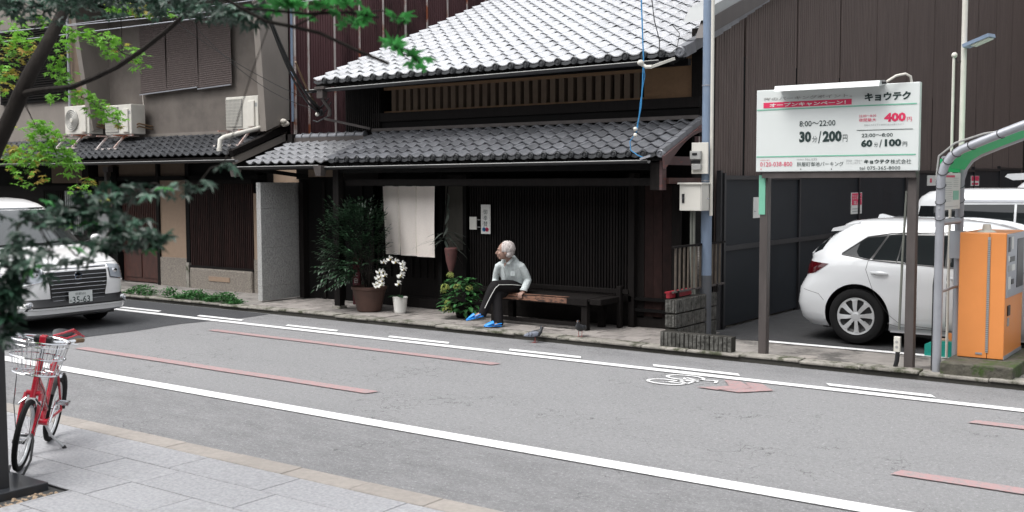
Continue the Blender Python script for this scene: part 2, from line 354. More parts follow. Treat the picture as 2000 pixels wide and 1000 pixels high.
def text(s, x, z, h, parent, mat, wdt=None, face='-Y', d=0., bold=0., name='lettering', center=False, line=1., vertical=False):
    """flat lettering: lower left corner at (x, z) on the plane d, letter height h, stretched to the width wdt"""
    cu = bpy.data.curves.new('t', 'FONT'); cu.body = '\n'.join(s) if vertical else s; cu.size = 1; cu.offset = bold; cu.space_line = line; cu.resolution_u = 2
    if vertical: cu.align_x = 'CENTER'
    to = bpy.data.objects.new('t', cu); col.objects.link(to)
    bpy.context.view_layer.update()
    me = bpy.data.meshes.new_from_object(to.evaluated_get(bpy.context.evaluated_depsgraph_get()))
    bpy.data.objects.remove(to)
    if not len(me.vertices): return None
    xs = [v.co.x for v in me.vertices]; ys = [v.co.y for v in me.vertices]
    x0, x1, y0, y1 = min(xs), max(xs), min(ys), max(ys)
    sy = h/max(y1-y0, 1e-3); sx = wdt/(x1-x0) if wdt else sy
    off = WL.get(parent.name, V((0, 0, 0)))
    for v in me.vertices:
        a = (v.co.x-x0)*sx; b = (v.co.y-y0)*sy
        if center: a -= (x1-x0)*sx/2
        v.co = (V((x+a, d, z+b)) if face == '-Y' else V((d, x+a, z+b))) - off
    me.materials.clear(); me.materials.append(mat); me.name = name
    return link(name, me, parent)

# ================================================================ GROUND AND STREET
def strct(mb, name, mats, smooth=False): return tag(mb.build(name, mats, None, smooth), kind='structure')
GZ = .08
strct(MB().box(-120, 90, -60, 4.5, -.5, -.02), 'ground', m_ground)
strct(MB().box(-120, 90, 10.62, 160, -.5, .02), 'ground', m_ground)
strct(MB().grid(lambda a, b: V((-90+150*a, 4.3+6.5*b, 0)), 60, 8), 'road', m_road)
# newer dark asphalt, edge a little uneven
strct(MB().grid(lambda a, b: V((-90+78.1*a+(.10*sin(b*7)+.05*sin(b*23) if a == 1 else 0), 4.87+5.6*b, .004)), 1, 20), 'newer_road', m_road2)
marks = thing('road_marking', 'white solid and dashed edge lines painted on the grey road', 'road marking', (0, 6, 0))
del marks['category']; del marks['label']; marks['kind'] = 'structure'; marks.name = 'road_markings'; WL['road_markings'] = V((0, 6, 0))
def strip(name, x0, x1, y0, y1, m, sk=.0, z=.009):
    n = max(2, int((x1-x0)/.5))
    return MB().grid(lambda a, b: V((x0+(x1-x0)*a+sk*(b), y0+(y1-y0)*b+.004*sin(x0+40*a), z)), n, 1).build(name, m, marks)
strip('edge_line', -45, 8, 6.065, 6.235, m_white)
strip('edge_line', -45, 8, 9.49, 9.62, m_white)
for k in range(-2, 14): strip('dash', -3.38-1.83*k-.0, -3.38-1.83*k+.95, 9.70, 9.81, m_white, sk=-.07)
for x0, x1 in ((-11.24, -6.65), (-2.02, 2.6), (-20.4, -15.8)): strip('red_line', x0, x1, 6.975, 7.115, m_red, sk=.03)
for x0, x1 in ((-11.2, -6.63), (-1.97, 2.6), (-20.4, -15.8)): strip('red_line', x0, x1, 8.83, 8.96, m_red, sk=.03)
# bicycle pictogram and red arrow
ic = thing('road_markings', None, None, (-4.3, 9.1, 0)); ic['kind'] = 'structure'
def ring(cx, cy, rx, ry, wd, z=.009, n=28):
    vs = []; 
    for i in range(n):
        t = 2*pi*i/n; vs += [(cx+(rx+wd/2)*cos(t), cy+(ry+wd/2)*sin(t), z), (cx+(rx-wd/2)*cos(t), cy+(ry-wd/2)*sin(t), z)]
    return MB().add(vs, [(2*i, 2*((i+1) % n), 2*((i+1) % n)+1, 2*i+1) for i in range(n)])
def pline(mb, pts, wd, z=.009):
    for a, b in zip(pts[:-1], pts[1:]):
        a, b = V((*a, z)), V((*b, z)); d = (b-a).normalized(); r = V((-d.y, d.x, 0))*wd/2
        mb.add([a-r, b-r, b+r, a+r], [(0, 1, 2, 3)])
    return mb
bi = ring(-4.71, 9.02, .185, .115, .035); bi2 = ring(-4.66, 9.32, .185, .115, .035)
bi.add(bi2.v, bi2.f)
pline(bi, [(-4.71, 9.02), (-4.60, 9.17), (-4.66, 9.32)], .03); pline(bi, [(-4.71, 9.02), (-4.5, 9.05), (-4.5, 9.25), (-4.66, 9.32)], .03)
pline(bi, [(-4.6, 9.17), (-4.46, 9.2)], .03); pline(bi, [(-4.5, 9.28), (-4.34, 9.34), (-4.30, 9.22)], .03)
bi.build('bicycle_pictogram', m_white, ic)
ch = MB()
for dx in (0., .21):
    z = .010
    ch.add([(-4.36+dx, 8.94, z), (-4.13+dx, 9.16, z), (-4.30+dx, 9.42, z), (-4.13+dx, 9.42, z), (-3.92+dx, 9.18, z), (-4.14+dx, 8.92, z)], [(0, 1, 4, 5), (1, 2, 3, 4)])
ch.build('red_arrow', m_red, ic)

# far side: kerb, path, lot
kerb = tag(MB().box(-60, 40, 10.515, 10.72, -.3, .054).build('kerb', m_kerbd), kind='structure')
x = -34.; i = 0
while x < 3:
    L = R_.uniform(.55, .66); r = R_.uniform(-.008, .008); hh = GZ+R_.uniform(-.008, .006)
    MB().rbox(x+.004, x+L-.004, 10.49+r, 10.70+r, hh-.030, hh, .010).build('kerb_stone', m_kerb, kerb)
    x += L
strct(MB().box(-60, 40, 10.71, 30, -.2, GZ-.02), 'far_path', m_sideconc)
fp = bpy.data.objects['far_path']
sl_me = {}
for row in range(4):
    for c in range(24):
        x0 = -12.55+c*.30 + (.15 if row % 2 else 0)
        if x0 > -5.7: continue
        me = sl_me.get('a')
        if me is None: me = sl_me['a'] = MB().rbox(0, .292, 0, .292, -.04, 0, .004).mesh('paving_slab', m_side)
        link('paving_slab', me, fp, (x0+R_.uniform(-.002, .002), 10.735+row*.3, GZ-.003+R_.uniform(-.003, .003)))
strct(MB().box(-5.64, 30, 11.62, 60, -.1, GZ-.012), 'parking_lot', m_lot)
pl = bpy.data.objects['parking_lot']
MB().box(-4.80, 6, 11.56, 11.66, GZ-.012, GZ-.007).build('bay_line', m_white, pl)
MB().box(-4.80, 6, 14.3, 14.4, GZ-.012, GZ-.007).build('bay_line', m_white, pl)
mc = thing('valve_cover', 'small round pale cover set in the concrete path in front of the parking lot', 'manhole cover', (-4.02, 10.87, GZ-.02))
MB().lathe([(.10, -.01), (.10, .003), (.085, .006), (0, .006)], (-4.02, 10.87, GZ-.02), 24).build('lid', m_kerbnear, mc, True)
# near side: kerb and granite paving
nk = tag(MB().box(-60, 40, 4.62, 4.85, -.3, .0).build('near_kerb', m_joint), kind='structure')
x = -16.
kp = MB()
while x < 3:
    MB().rbox(x+.002, x+.598, 4.66, 4.845, -.12, .028+R_.uniform(-.002, .002), .006).build('kerb_stone', m_kerbnear, nk); x += .6
near = tag(MB().box(-60, 40, -60, 4.655, -.3, .012).build('near_sidewalk', m_joint), kind='structure')
tri_me = MB().rbox(0, .593, 0, .325, -.03, .028, .003).mesh('paving_slab', m_pave)
tri_l = MB().rbox(0, .893, 0, .325, -.03, .028, .003).mesh('paving_slab', m_pave)
PIT = (-7.6, -5.98, 2.62, 3.66)   # tree pit
for row in range(11):
    y = 4.655-.332*(row+1); x = -12.-R_.uniform(0, .6)
    if row > 8: x = -7.2-R_.uniform(0, .6)
    while x < -2.2:
        lg = R_.random() < .45; L = .9 if lg else .6
        inrow = y+.33 > PIT[2] and y+.05 < PIT[3]
        if inrow and x < PIT[1] < x+L:
            MB().rbox(PIT[1]+.004, x+L-.007, y, y+.325, -.03, .028, .003).build('paving_slab', m_pave, near)
        elif inrow and x < PIT[0] < x+L:
            MB().rbox(x, PIT[0]-.004, y, y+.325, -.03, .028, .003).build('paving_slab', m_pave, near)
        elif not (inrow and x+L > PIT[0] and x < PIT[1]):
            link('paving_slab', tri_l if lg else tri_me, near, (x, y, R_.uniform(-.0008, .0008)))
        x += L
# pieces beside the pit, and the pit frame with its pebbles

# unseen block added behind the camera to cut sideways light and fill reflections
OB = thing('unseen_opposite_block', 'unseen grey rendered block with rows of dark windows, added behind the camera to shape the light', 'building', (-6, -9, 0))
MB().box(-60, 40, -20, -9, 0, 10.5).build('wall', m_granite, OB)
wme = MB().box(0, 1.7, -9.0, -8.93, 0, 1.5).mesh('window', m_blkplate)
for fl in range(3):
    for i in range(30): link('window', wme, OB, (-58+i*3.2, 0, 1.0+fl*3.2))

# ================================================================ ROOF HELPERS
UP = [(0, .92), (.08, .62), (.2, .2), (.33, 0), (.5, .02), (.64, .22), (.76, .62), (.86, .93), (.95, 1.0), (1.05, .72)]
def tile_mb(w, e, h=.042, t=.014, mb=None, M4=None):
    mb = mb or MB(); L = e*1.14; vs = []
    for k, (y, dz) in enumerate(((0, .034), (L, .0))):
        for u, q in UP: vs.append(V((u*w, y, q*h+dz)))
    n = len(UP)
    vs += [V((p.x, p.y, p.z-t)) for p in vs[:2*n]]
    fs = [(i, i+1, n+i+1, n+i) for i in range(n-1)] + [(2*n+i, 3*n+i, 3*n+i+1, 2*n+i+1) for i in range(n-1)]
    fs += [(2*n+i, 2*n+i+1, i+1, i) for i in range(n-1)] + [(n-1, 3*n-1, 4*n-1, 2*n-1), (0, n, 3*n, 2*n)]
    if M4 is not None: vs = [M4 @ p for p in vs]
    return mb.add(vs, fs)
def tiled_roof(parent, x0, ncol, y0, z0, slope, w, e, rows, mt, caps=True, single=300, droop=0., h=.042, skip=None):
    me = tile_mb(w, e, h).mesh('roof_tile', mt, True); a = math.atan(slope); k = 0
    rest = MB()
    for r in range(rows):
        for c in range(ncol):
            if skip and skip(r, c): continue
            d = r*e; p = V((x0+c*w, y0+d*cos(a), z0+d*sin(a) + droop*((c/ncol-.5)**2)))
            j = V((R_.uniform(-.002, .002), R_.uniform(-.003, .003), R_.uniform(-.002, .002)))
            if k < single:
                o = link('roof_tile', me, parent, p+j, (a+R_.uniform(-.012, .012), R_.uniform(-.01, .01), R_.uniform(-.008, .008))); k += 1
            else:
                tile_mb(w, e, h, mb=rest, M4=Matrix.Translation(p+j) @ Matrix.Rotation(a+R_.uniform(-.012, .012), 4, 'X'))
    if rest.v: tag(rest.build('roof_tiles', mt, parent, True), kind='stuff')
    # deck under the tiles
    L = rows*e
    MB().add([(x0, y0+.03, z0-.03), (x0+ncol*w, y0+.03, z0-.03), (x0+ncol*w, y0+L*cos(a), z0+L*sin(a)-.03), (x0, y0+L*cos(a), z0+L*sin(a)-.03),
              (x0, y0+.03, z0-.07), (x0+ncol*w, y0+.03, z0-.07), (x0+ncol*w, y0+L*cos(a), z0+L*sin(a)-.07), (x0, y0+L*cos(a), z0+L*sin(a)-.07)],
             [(0, 1, 2, 3), (4, 5, 6, 7), (0, 1, 5, 4), (1, 2, 6, 5), (2, 3, 7, 6), (3, 0, 4, 7)]).build('roof_deck', m_dark, parent)
    if caps:
        cm = MB(); r = .20*w; cx = .93*w; cz = .026
        cm.lathe([(r, .05), (r, -.028), (r*.86, -.034), (r*.78, -.022), (r*.45, -.022), (r*.4, -.030), (0, -.031)], (cx, 0, cz), 14, 'Y')
        vs = []
        for i in range(7):
            u = -.03+.84*i/6; zt = .02 + .028*(abs(u-.38)/.42)**2; vs += [V((u*w, -.006, zt)), V((u*w, -.010, zt-.040+.010*abs(u-.38)))]
        cm.add(vs, [(2*i, 2*i+1, 2*i+3, 2*i+2) for i in range(6)])
        cme = cm.mesh('eave_cap', m_cap, True)
        for c in range(ncol): link('eave_cap', cme, parent, (x0+c*w, y0-.004, z0-.012+droop*((c/ncol-.5)**2)))
def gutter(parent, p0, p1, r=.045, lip=True):
    p0, p1 = V(p0), V(p1); g = MB(); n = 8; d = p1-p0; vs = []
    for p in (p0, p1):
        for j in range(n+1): t = pi+pi*j/n; vs.append(p+V((0, r*cos(t), r*sin(t)+r*.4)))
    g.add(vs, [(j, j+1, n+2+j, n+1+j) for j in range(n)]); o = g.build('gutter', m_blackm, parent, True)
    l = MB(); l.tube([p0+V((0, -r, r*.4)), p1+V((0, -r, r*.4))], .006, 5); l.build('gutter_lip', m_boxd, o, True)

# ================================================================ MAIN MACHIYA
H = thing('wooden_townhouse', 'dark two-storey wooden townhouse with silvery tiled roof and latticed front behind the bench', 'building', (-8.8, 12, GZ))
tiled_roof(H, -11.86, 25, 11.42, 3.385, .40, .243, .26, 22, m_tileu)
MB().box(-11.9, -5.75, 17.0, 17.4, 5.4, 5.9).build('roof_ridge', m_tilel, H)
MB().add([(-11.8, 17.3, 5.6), (-5.8, 17.3, 5.6), (-5.8, 22, 3.8), (-11.8, 22, 3.8)], [(0, 1, 2, 3)]).build('back_roof', m_tilel, H)
gutter(H, (-12.0, 11.38, 3.255), (-6.05, 11.38, 3.30), .045)
# verge on the right end: square-edged tiles course by course
for r in range(20):
    d = r*.26; a = math.atan(.4)
    MB().beam((-5.77, 11.38+d*cos(a), 3.40+d*sin(a)), (-5.77, 11.38+(d+.27)*cos(a), 3.385+(d+.27)*sin(a)), .11, .13).build('verge_tile', m_tilel, H)
MB().lathe([(.062, .06), (.062, -.02), (.05, -.026), (.045, -.014), (.02, -.014), (.016, -.024), (0, -.024)], (-5.78, 11.36, 3.40), 18, 'Y').build('verge_cap', m_tilel, H, True)
# upper wall: plaster with the slotted window
uw = MB()
ZB, ZT = 2.93, 3.50
uw.box(-6.63, -5.95, 12.05, 12.15, ZB, ZT)
uw.box(-11.2, -6.63, 12.05, 12.15, 3.27, ZT); uw.box(-11.2, -6.63, 12.05, 12.15, ZB, 2.955)
uw.build('upper_wall', m_mudw, H)
k = 0; xx = -6.70
while xx > -10.9:
    MB().box(xx-.082, xx, 12.055, 12.14, 2.955, 3.27).build('window_bar', m_mudd, H); xx -= .142
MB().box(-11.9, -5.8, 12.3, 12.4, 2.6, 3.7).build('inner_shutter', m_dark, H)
MB().box(-5.95, -5.80, 12.0, 12.2, 2.6, 3.75).build('corner_post', m_dark2, H)
MB().box(-11.2, -5.82, 11.96, 12.06, 2.80, 2.925).build('upper_beam', m_dark2, H)
MB().box(-11.2, -5.84, 11.99, 12.10, 2.45, 2.80).build('wall_board', m_dark, H)
MB().box(-11.2, -5.83, 11.93, 12.0, 2.655, 2.70).build('flashing', m_post, H)
# bay of vertical slats at the left of the upper floor
MB().box(-11.75, -11.05, 11.98, 12.3, 2.6, 3.4).build('bay_window', m_dark, H)
sm = MB().box(-.011, .011, -.014, .014, 0, .66).mesh('slat', m_slat)
for i in range(17): link('slat', sm, H, (-11.74+i*.042, 11.965, 2.66))
MB().box(-11.78, -11.75, 11.98, 13.9, 2.4, 3.6).build('side_wall', m_dark2, H)
# rafters under the upper eave
rme = MB().beam((0, 11.42, 3.29), (0, 12.1, 3.56), .05, .05).mesh('rafter', m_dark)
for i in range(22): link('rafter', rme, H, (-11.7+i*.275, 0, 0))
MB().box(-11.7, -5.85, 11.70, 11.78, 3.28, 3.36).build('eave_beam', m_dark, H)
# lower roof
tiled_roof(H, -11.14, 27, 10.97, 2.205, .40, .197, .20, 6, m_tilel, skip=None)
gutter(H, (-11.15, 10.93, 2.10), (-5.95, 10.93, 2.125), .04)
for r in range(6):
    d = r*.2; a = math.atan(.4)
    MB().beam((-5.80, 10.95+d*cos(a), 2.225+d*sin(a)), (-5.80, 10.95+(d+.21)*cos(a), 2.215+(d+.21)*sin(a)), .07, .10).build('verge_tile', m_tilel, H)
MB().lathe([(.045, .04), (.045, -.02), (.036, -.026), (.032, -.014), (.015, -.014), (.012, -.024), (0, -.024)], (-5.80, 10.94, 2.215), 16, 'Y').build('verge_cap', m_tilel, H, True)
n = 9; top = [(10.90+1.12*i/n, 2.185+.40*1.12*i/n) for i in range(n+1)]; bot = [(10.93+1.09*i/n, 2.04+.44*1.09*i/n+.10*sin(pi*i/n)) for i in range(n+1)]
MB().prism(top+bot[::-1], 'YZ', -5.765, -5.735).build('bargeboard', m_beam, H)
# posts, beams
MB().box(-11.14, -11.03, 11.05, 11.15, GZ, 2.12).build('post', m_dark2, H)
MB().box(-11.16, -11.01, 11.03, 11.17, GZ-.01, GZ+.04).build('post_stone', m_kerb, H)
MB().box(-11.03, -5.96, 11.08, 11.18, 2.03, 2.13).build('beam', m_dark, H)
MB().box(-11.03, -5.96, 11.18, 11.24, 1.85, 1.94).build('beam', m_dark2, H)
MB().box(-5.99, -5.87, 11.04, 11.14, 1.80, 2.12).build('hanging_strut', m_dark2, H)
MB().box(-5.87, -5.835, 11.04, 11.14, 1.80, 2.14).build('strut_face', m_beam, H)
MB().box(-5.90, -5.80, 11.14, 12.0, 1.87, 1.94).build('side_beam', m_redbrown, H)
MB().box(-5.90, -5.80, 11.14, 12.0, 2.09, 2.19).build('side_beam', m_beam, H)
MB().box(-12.9, -5.9, 11.2, 12.0, 2.13, 2.16).build('eave_ceiling', m_dark, H)
rme = MB().beam((0, 10.98, 2.13), (0, 12.0, 2.50), .045, .05).mesh('rafter', m_dark)
for i in range(19): link('rafter', rme, H, (-11.05+i*.28, 0, 0))
# ground-floor front
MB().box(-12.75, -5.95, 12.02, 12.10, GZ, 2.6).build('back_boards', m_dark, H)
MB().box(-11.15, -5.95, 11.80, 12.02, GZ, .22).build('sill', m_dark2, H)
MB().box(-9.22, -6.62, 11.74, 11.82, 1.83, 1.93).build('lattice_head', m_dark, H)
MB().box(-9.22, -6.62, 11.72, 11.84, .40, .47).build('lattice_sill', m_dark2, H)
sm = MB().box(-.012, .012, -.018, .018, 0, 1.38).mesh('slat', m_slat)
for i in range(60): link('slat', sm, H, (-9.18+i*.0425, 11.765, .46))
for z in (.80, 1.18, 1.52): MB().box(-9.2, -6.64, 11.785, 11.80, z, z+.02).build('lattice_rail', m_slat, H)
bw = MB().box(0, .125, 0, .02, 0, .33).mesh('board', m_dark2)
for i in range(25): link('board', bw, H, (-9.2+i*.103+R_.uniform(0, .004), 11.79+R_.uniform(0, .006), .21))
for i in range(5): MB().box(-6.60+i*.125, -6.60+i*.125+.12, 11.80+.003*(i % 2), 11.83, .2, 1.85).build('board', m_slatred if i in (1, 2, 3) else m_dark2, H)
for zz in (.28, .42): MB().box(-6.62, -5.96, 11.74, 11.80, zz, zz+.035).build('board_rail', m_dark, H)
MB().box(-6.66, -6.58, 11.72, 11.86, GZ, 2.0).build('post', m_dark2, H)
MB().box(-9.72, -9.66, 11.70, 11.84, GZ, 2.0).build('post', m_dark, H)
MB().box(-9.28, -9.22, 11.70, 11.84, GZ, 2.0).build('post', m_dark, H)
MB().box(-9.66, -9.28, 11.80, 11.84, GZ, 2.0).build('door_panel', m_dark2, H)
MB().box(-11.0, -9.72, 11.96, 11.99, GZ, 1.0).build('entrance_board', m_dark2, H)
for i in range(9): MB().box(-11.0+i*.14, -11.0+i*.14+.02, 11.94, 11.965, .5, 1.85).build('door_slat', m_slat, H)
# recessed entry behind the gate
MB().box(-12.75, -12.70, 11.9, 13.0, GZ, 2.4).build('side_boards', m_dark2, H)
MB().box(-12.7, -11.15, 11.90, 11.96, GZ, 1.95).build('gate_door', m_dark, H)
for i, xx in enumerate((-12.6, -12.2, -11.8, -11.4)): MB().box(xx, xx+.05, 11.87, 11.90, GZ, 1.9).build('gate_stile', m_dark2, H)
MB().box(-12.66, -12.56, 11.80, 11.90, GZ, 1.9).build('gate_post', m_dark2, H)
MB().box(-12.75, -11.0, 11.85, 11.95, 1.95, 2.5).build('gate_lintel', m_dark2, H)
MB().box(-11.9, -11.2, 11.3, 11.33, 1.98, 2.13).build('eave_board', m_mudd, H)
MB().beam((-12.75, 11.0, 2.10), (-12.1, 11.85, 1.95), .06, .06).build('eave_bracket', m_dark, H)
# small gate roof with its ridge
G = thing('gate_roof', 'low pale-tiled gate roof with a boarded ridge left of the dark wooden house', 'roof', (-12, 11.5, 2.1))
tiled_roof(G, -12.83, 9, 10.93, 2.155, .37, .188, .20, 5, m_tilegate, caps=False)
MB().box(-12.86, -11.3, 11.86, 12.02, 2.50, 2.60).build('ridge_board', m_post, G)
MB().box(-12.86, -11.28, 11.90, 12.10, 2.42, 2.50).build('ridge_board', m_dark2, G)
gm = MB().lathe([(.062, 0), (.058, .17), (.076, .172), (.076, .19)], n=14, axis='X').mesh('ridge_tile', m_tilel, True)
for i in range(8): link('ridge_tile', gm, G, (-12.84+i*.19, 11.94, 2.605))
MB().box(-12.90, -12.80, 11.82, 12.06, 2.42, 2.66).build('ridge_end', m_dark2, G)
gutter(G, (-12.95, 10.87, 2.12), (-11.2, 10.87, 2.125), .04)
for xx in (-13.05, -11.22):
    g = MB(); g.add([(xx-.08, 10.82, 2.14), (xx+.08, 10.82, 2.14), (xx+.08, 10.95, 2.14), (xx-.08, 10.95, 2.14), (xx-.05, 10.84, 1.99), (xx+.05, 10.84, 1.99), (xx+.05, 10.93, 1.99), (xx-.05, 10.93, 1.99)],
                    [(0, 1, 2, 3), (4, 5, 6, 7), (0, 1, 5, 4), (1, 2, 6, 5), (2, 3, 7, 6), (3, 0, 4, 7)])
    g.build('rain_head', m_post, G)
# rain head and cables under the upper eave
g = MB().box(-11.75, -11.55, 11.30, 11.42, 3.27, 3.31); g.box(-11.72, -11.60, 11.32, 11.42, 3.14, 3.27); g.tube([(-11.66, 11.37, 3.14), (-11.63, 11.5, 2.98), (-11.65, 11.5, 2.88)], .028); g.build('rain_head', m_post, H)
MB().beam((-11.75, 11.5, 2.85), (-11.2, 11.9, 2.70), .04, .035).build('drain_pipe', m_post, H)

# granite wing wall
gw = thing('granite_wing_wall', 'rough grey granite wall end standing between the two house fronts', 'wall', (-12.75, 11.5, GZ))
for z0, z1 in ((GZ, .30), (.302, .90), (.902, 1.50), (1.502, 1.90)):
    MB().rbox(-12.84, -12.74, 11.10, 11.98, z0, z1, .004).build('granite_slab', m_granite, gw)

# ================================================================ BROWN SIDE BUILDING (clad in ribbed siding)
S = thing('brown_clad_building', 'tall brown ribbed siding wall along the parking lot behind the price board', 'building', (-5.8, 20, GZ))
def ribbed(name, x, y0, y1, z0f, z1f, pitch, dep, mat, parent, sgn=1):
    n = int((y1-y0)/pitch); vs = []
    for i in range(n):
        for dy, dx in ((0, 0), (.12, 0), (.2, dep), (.92, dep), (1., 0)):
            y = y0+(i+dy)*pitch; vs += [V((x+dx*sgn, y, z0f(y))), V((x+dx*sgn, y, z1f(y)))]
    k = len(vs)//2
    return MB().add(vs, [(2*i, 2*i+2, 2*i+3, 2*i+1) for i in range(k-1)]).build(name, mat, parent)
def wtop(y): return min(3.66+.364*(y-11.9), 99) if y < 14.6 else 9.5
y = 12.22
wid = [.9, 1.8, 1.8, 1.8, 1.8, 1.8, 1.8, 1.8, 1.8, 1.8, 1.8]
for q in wid:
    f = (lambda yy: 3.66+.364*(yy-11.9)) 
    ribbed('siding_panel', -5.74, y, y+q-.003, lambda yy: 0, f if y < 17 else (lambda yy: 8.5), .075, .009, m_siding, S)
    y += q
MB().box(-5.9, -5.745, 12.2, 32, 0, 3.5).build('wall_core', m_dark, S)
S2 = MB().box(-9, -5.745, 17.3, 32, 3, 8.5).build('wall_core', m_siding, S)
rk = lambda y, o: 3.655+.364*(y-11.9)+o
MB().prism([(11.62, rk(11.62, 0)+.02), (17.2, rk(17.2, 0)), (17.2, rk(17.2, .23)), (11.78, rk(11.78, .20))], 'YZ', -5.72, -5.60).build('rake_fascia', m_post, S)
MB().prism([(11.72, rk(11.72, .20)), (17.2, rk(17.2, .232)), (17.2, rk(17.2, .36)), (11.9, rk(11.9, .33))], 'YZ', -5.93, -5.62).build('rake_flashing', m_gray, S)
# gable infill behind the rake, same siding
ribbed('siding_panel', -5.76, 14.6, 17.3, lambda yy: 3, lambda yy: 3.66+.364*(yy-11.9), .075, .009, m_siding, S)

# black sheet fence in front of it
F = thing('black_panel_fence', 'matte black sheet fence with a mid rail along the parking lot', 'fence', (-5.62, 18, GZ))
yy = 12.25; zt = 1.97
for i, q in enumerate((2.5, 2.6, 2.6, 2.6, 2.6, 2.6, 2.6)):
    zt = 1.97+.04*i
    MB().box(-5.66, -5.63, yy+.02, yy+q-.02, GZ+.02, zt).build('panel', m_black, F)
    MB().box(-5.632, -5.60, yy+.02, yy+q-.02, 1.04, 1.10).build('rail', m_blackm, F)
    MB().box(-5.635, -5.60, yy+.02, yy+q-.02, zt-.05, zt).build('top_rail', m_blackm, F)
    MB().box(-5.67, -5.60, yy-.03, yy+.02, GZ-.02, zt+.03).build('post', m_blackm, F)
    yy += q
MB().box(-5.68, -5.62, 12.16, 12.21, GZ-.02, 2.03).build('post', m_blackm, F)
# far end of the lot
B2 = thing('lot_end_wall', 'dark wall closing the far end of the parking lot', 'wall', (5, 32, GZ))
MB().box(-5.6, 16, 32, 32.2, 0, 8).build('wall', m_siding, B2)
def notice(name, label, y, z, wd, h, parts, x=-5.625):
    t = thing(name, label, 'notice', (x, y, z)); MB().box(x-.003, x+.006, y, y+wd, z, z+h).build('sheet', m_paper, t)
    for a, b, c, d, m in parts: MB().box(x+.006, x+.0085, y+a*wd, y+b*wd, z+c*h, z+d*h).build('print', m, t)
    return t
notice('wall_notice', 'pale notice with faint print on the black fence behind the sign post', 13.15, 1.42, .40, .27, [(.55, .9, .75, .8, m_gray), (.55, .85, .5, .54, m_gray), (.6, .92, .3, .34, m_gray), (.5, .9, .12, .16, m_gray), (.05, .2, .3, .34, m_gray)])
t = notice('wall_notice', 'red and white warning notice on the black fence above the white wagon', 17.0, 1.37, .52, .34, [(.04, .96, .42, .97, m_signred), (.1, .9, .1, .14, m_gray), (.1, .8, .22, .26, m_gray)])
text('ゴミ捨て', 17.04, 1.60, .08, t, m_paper, .42, '+X', -5.6155); text('禁止', 17.1, 1.52, .06, t, m_paper, .3, '+X', -5.6155)
t = notice('wall_notice', 'small white notice with red print on the fence above the minivan roof', 21.4, 1.80, .62, .2, [(.3, .5, .3, .7, m_signred)])
t = notice('wall_notice', 'red notice on the fence behind the gantry, beside the spoiler', 24.9, 1.78, .75, .22, [(.04, .96, .5, .97, m_signred), (.1, .9, .1, .3, m_signred)])

# ================================================================ LEFT NEIGHBOUR (grey stucco) AND FURTHER LEFT
A = thing('grey_stucco_house', 'grey stucco house with reed blind and tiled skirt roof left of the gate', 'building', (-16, 12, GZ))
MB().box(-18.4, -13.5, 12.32, 12.6, 2.3, 6.2).build('upper_wall', m_stucco, A)
MB().box(-18.4, -13.5, 12.29, 12.32, 2.74, 2.80).build('skirting', m_fin, A)
MB().box(-18.4, -13.6, 11.3, 12.35, 5.2, 5.45).build('upper_eave', m_dark, A)  # out-of-view eave, its overhang deepened to shade the wall below
# maroon sheet side wall running back
MW = ribbed('maroon_side_wall', -13.42, 12.36, 30, lambda y: 2.3, lambda y: 8, .058, .016, m_maroon, A)
MB().box(-13.6, -13.44, 12.36, 30, 0, 8).build('side_core', m_dark, A)
yb = 12.75
while yb < 28:
    MB().box(-13.415, -13.385, yb, yb+.030, 2.3, 8).build('batten', m_batten, A); yb += .615
MB().box(-13.41, -13.37, 12.42, 12.46, 2.3, 6).build('batten', m_batten, A)
MB().tube([(-13.36, 12.36, 2.9), (-13.36, 12.36, 6)], .022).build('down_pipe', m_polep, A, True)
# fins
MB().prism([(11.66, 5.6), (11.84, 2.73), (12.34, 2.93), (12.34, 5.6)], 'YZ', -13.56, -13.42).build('fin_wall', m_fin, A)
MB().prism([(11.55, 5.6), (11.95, 2.88), (12.34, 3.0), (12.34, 5.6)], 'YZ', -18.50, -18.36).build('fin_wall', m_fin, A)
# skirt roof
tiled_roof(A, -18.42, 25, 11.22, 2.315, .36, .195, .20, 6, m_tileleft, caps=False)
MB().box(-18.4, -13.55, 11.24, 11.27, 2.24, 2.31).build('eave_face', m_dark2, A)
gutter(A, (-18.5, 11.16, 2.24), (-13.35, 11.16, 2.24), .04)
MB().prism([(11.22, 2.30), (12.36, 2.72), (12.36, 2.60), (11.24, 2.18)], 'YZ', -13.54, -13.50).build('verge_board', m_fin, A)
MB().beam((-13.52, 11.20, 2.36), (-13.52, 12.34, 2.80), .10, .09).build('verge_tile', m_dark2, A)
# ground floor
MB().box(-18.5, -13.4, 12.2, 12.3, GZ, 2.5).build('inner_wall', m_dark, A)
MB().box(-16.45, -15.70, 12.0, 12.2, .57, 1.94).build('plaster_panel', m_beige, A)
MB().box(-16.45, -15.70, 11.97, 12.2, .0, .57).build('granite_base', m_granb, A)
MB().box(-16.52, -16.45, 11.96, 12.15, .0, 2.3).build('post', m_dark2, A)
MB().box(-15.70, -15.60, 11.97, 12.15, .50, 2.3).build('post', m_dark, A)
MB().box(-15.70, -15.62, 11.95, 12.1, .0, .50).build('post_foot', m_kerb, A)
MB().box(-18.4, -13.8, 11.97, 12.15, 1.94, 2.02).build('lintel', m_dark, A)
MB().box(-17.8, -16.55, 12.02, 12.15, 2.02, 2.35).build('plaster_panel', m_mudd, A)
MB().box(-16.45, -15.7, 12.02, 12.15, 2.02, 2.35).build('plaster_panel', m_mudd, A)
MB().box(-18.35, -17.85, 12.02, 12.15, 1.35, 2.35).build('plaster_panel', m_mudd, A)
MB().rbox(-15.58, -13.95, 11.93, 12.2, .0, .42, .03).build('granite_base', m_granb, A)
MB().box(-15.05, -14.50, 11.92, 11.935, .21, .29).build('base_vent', m_beige, A)
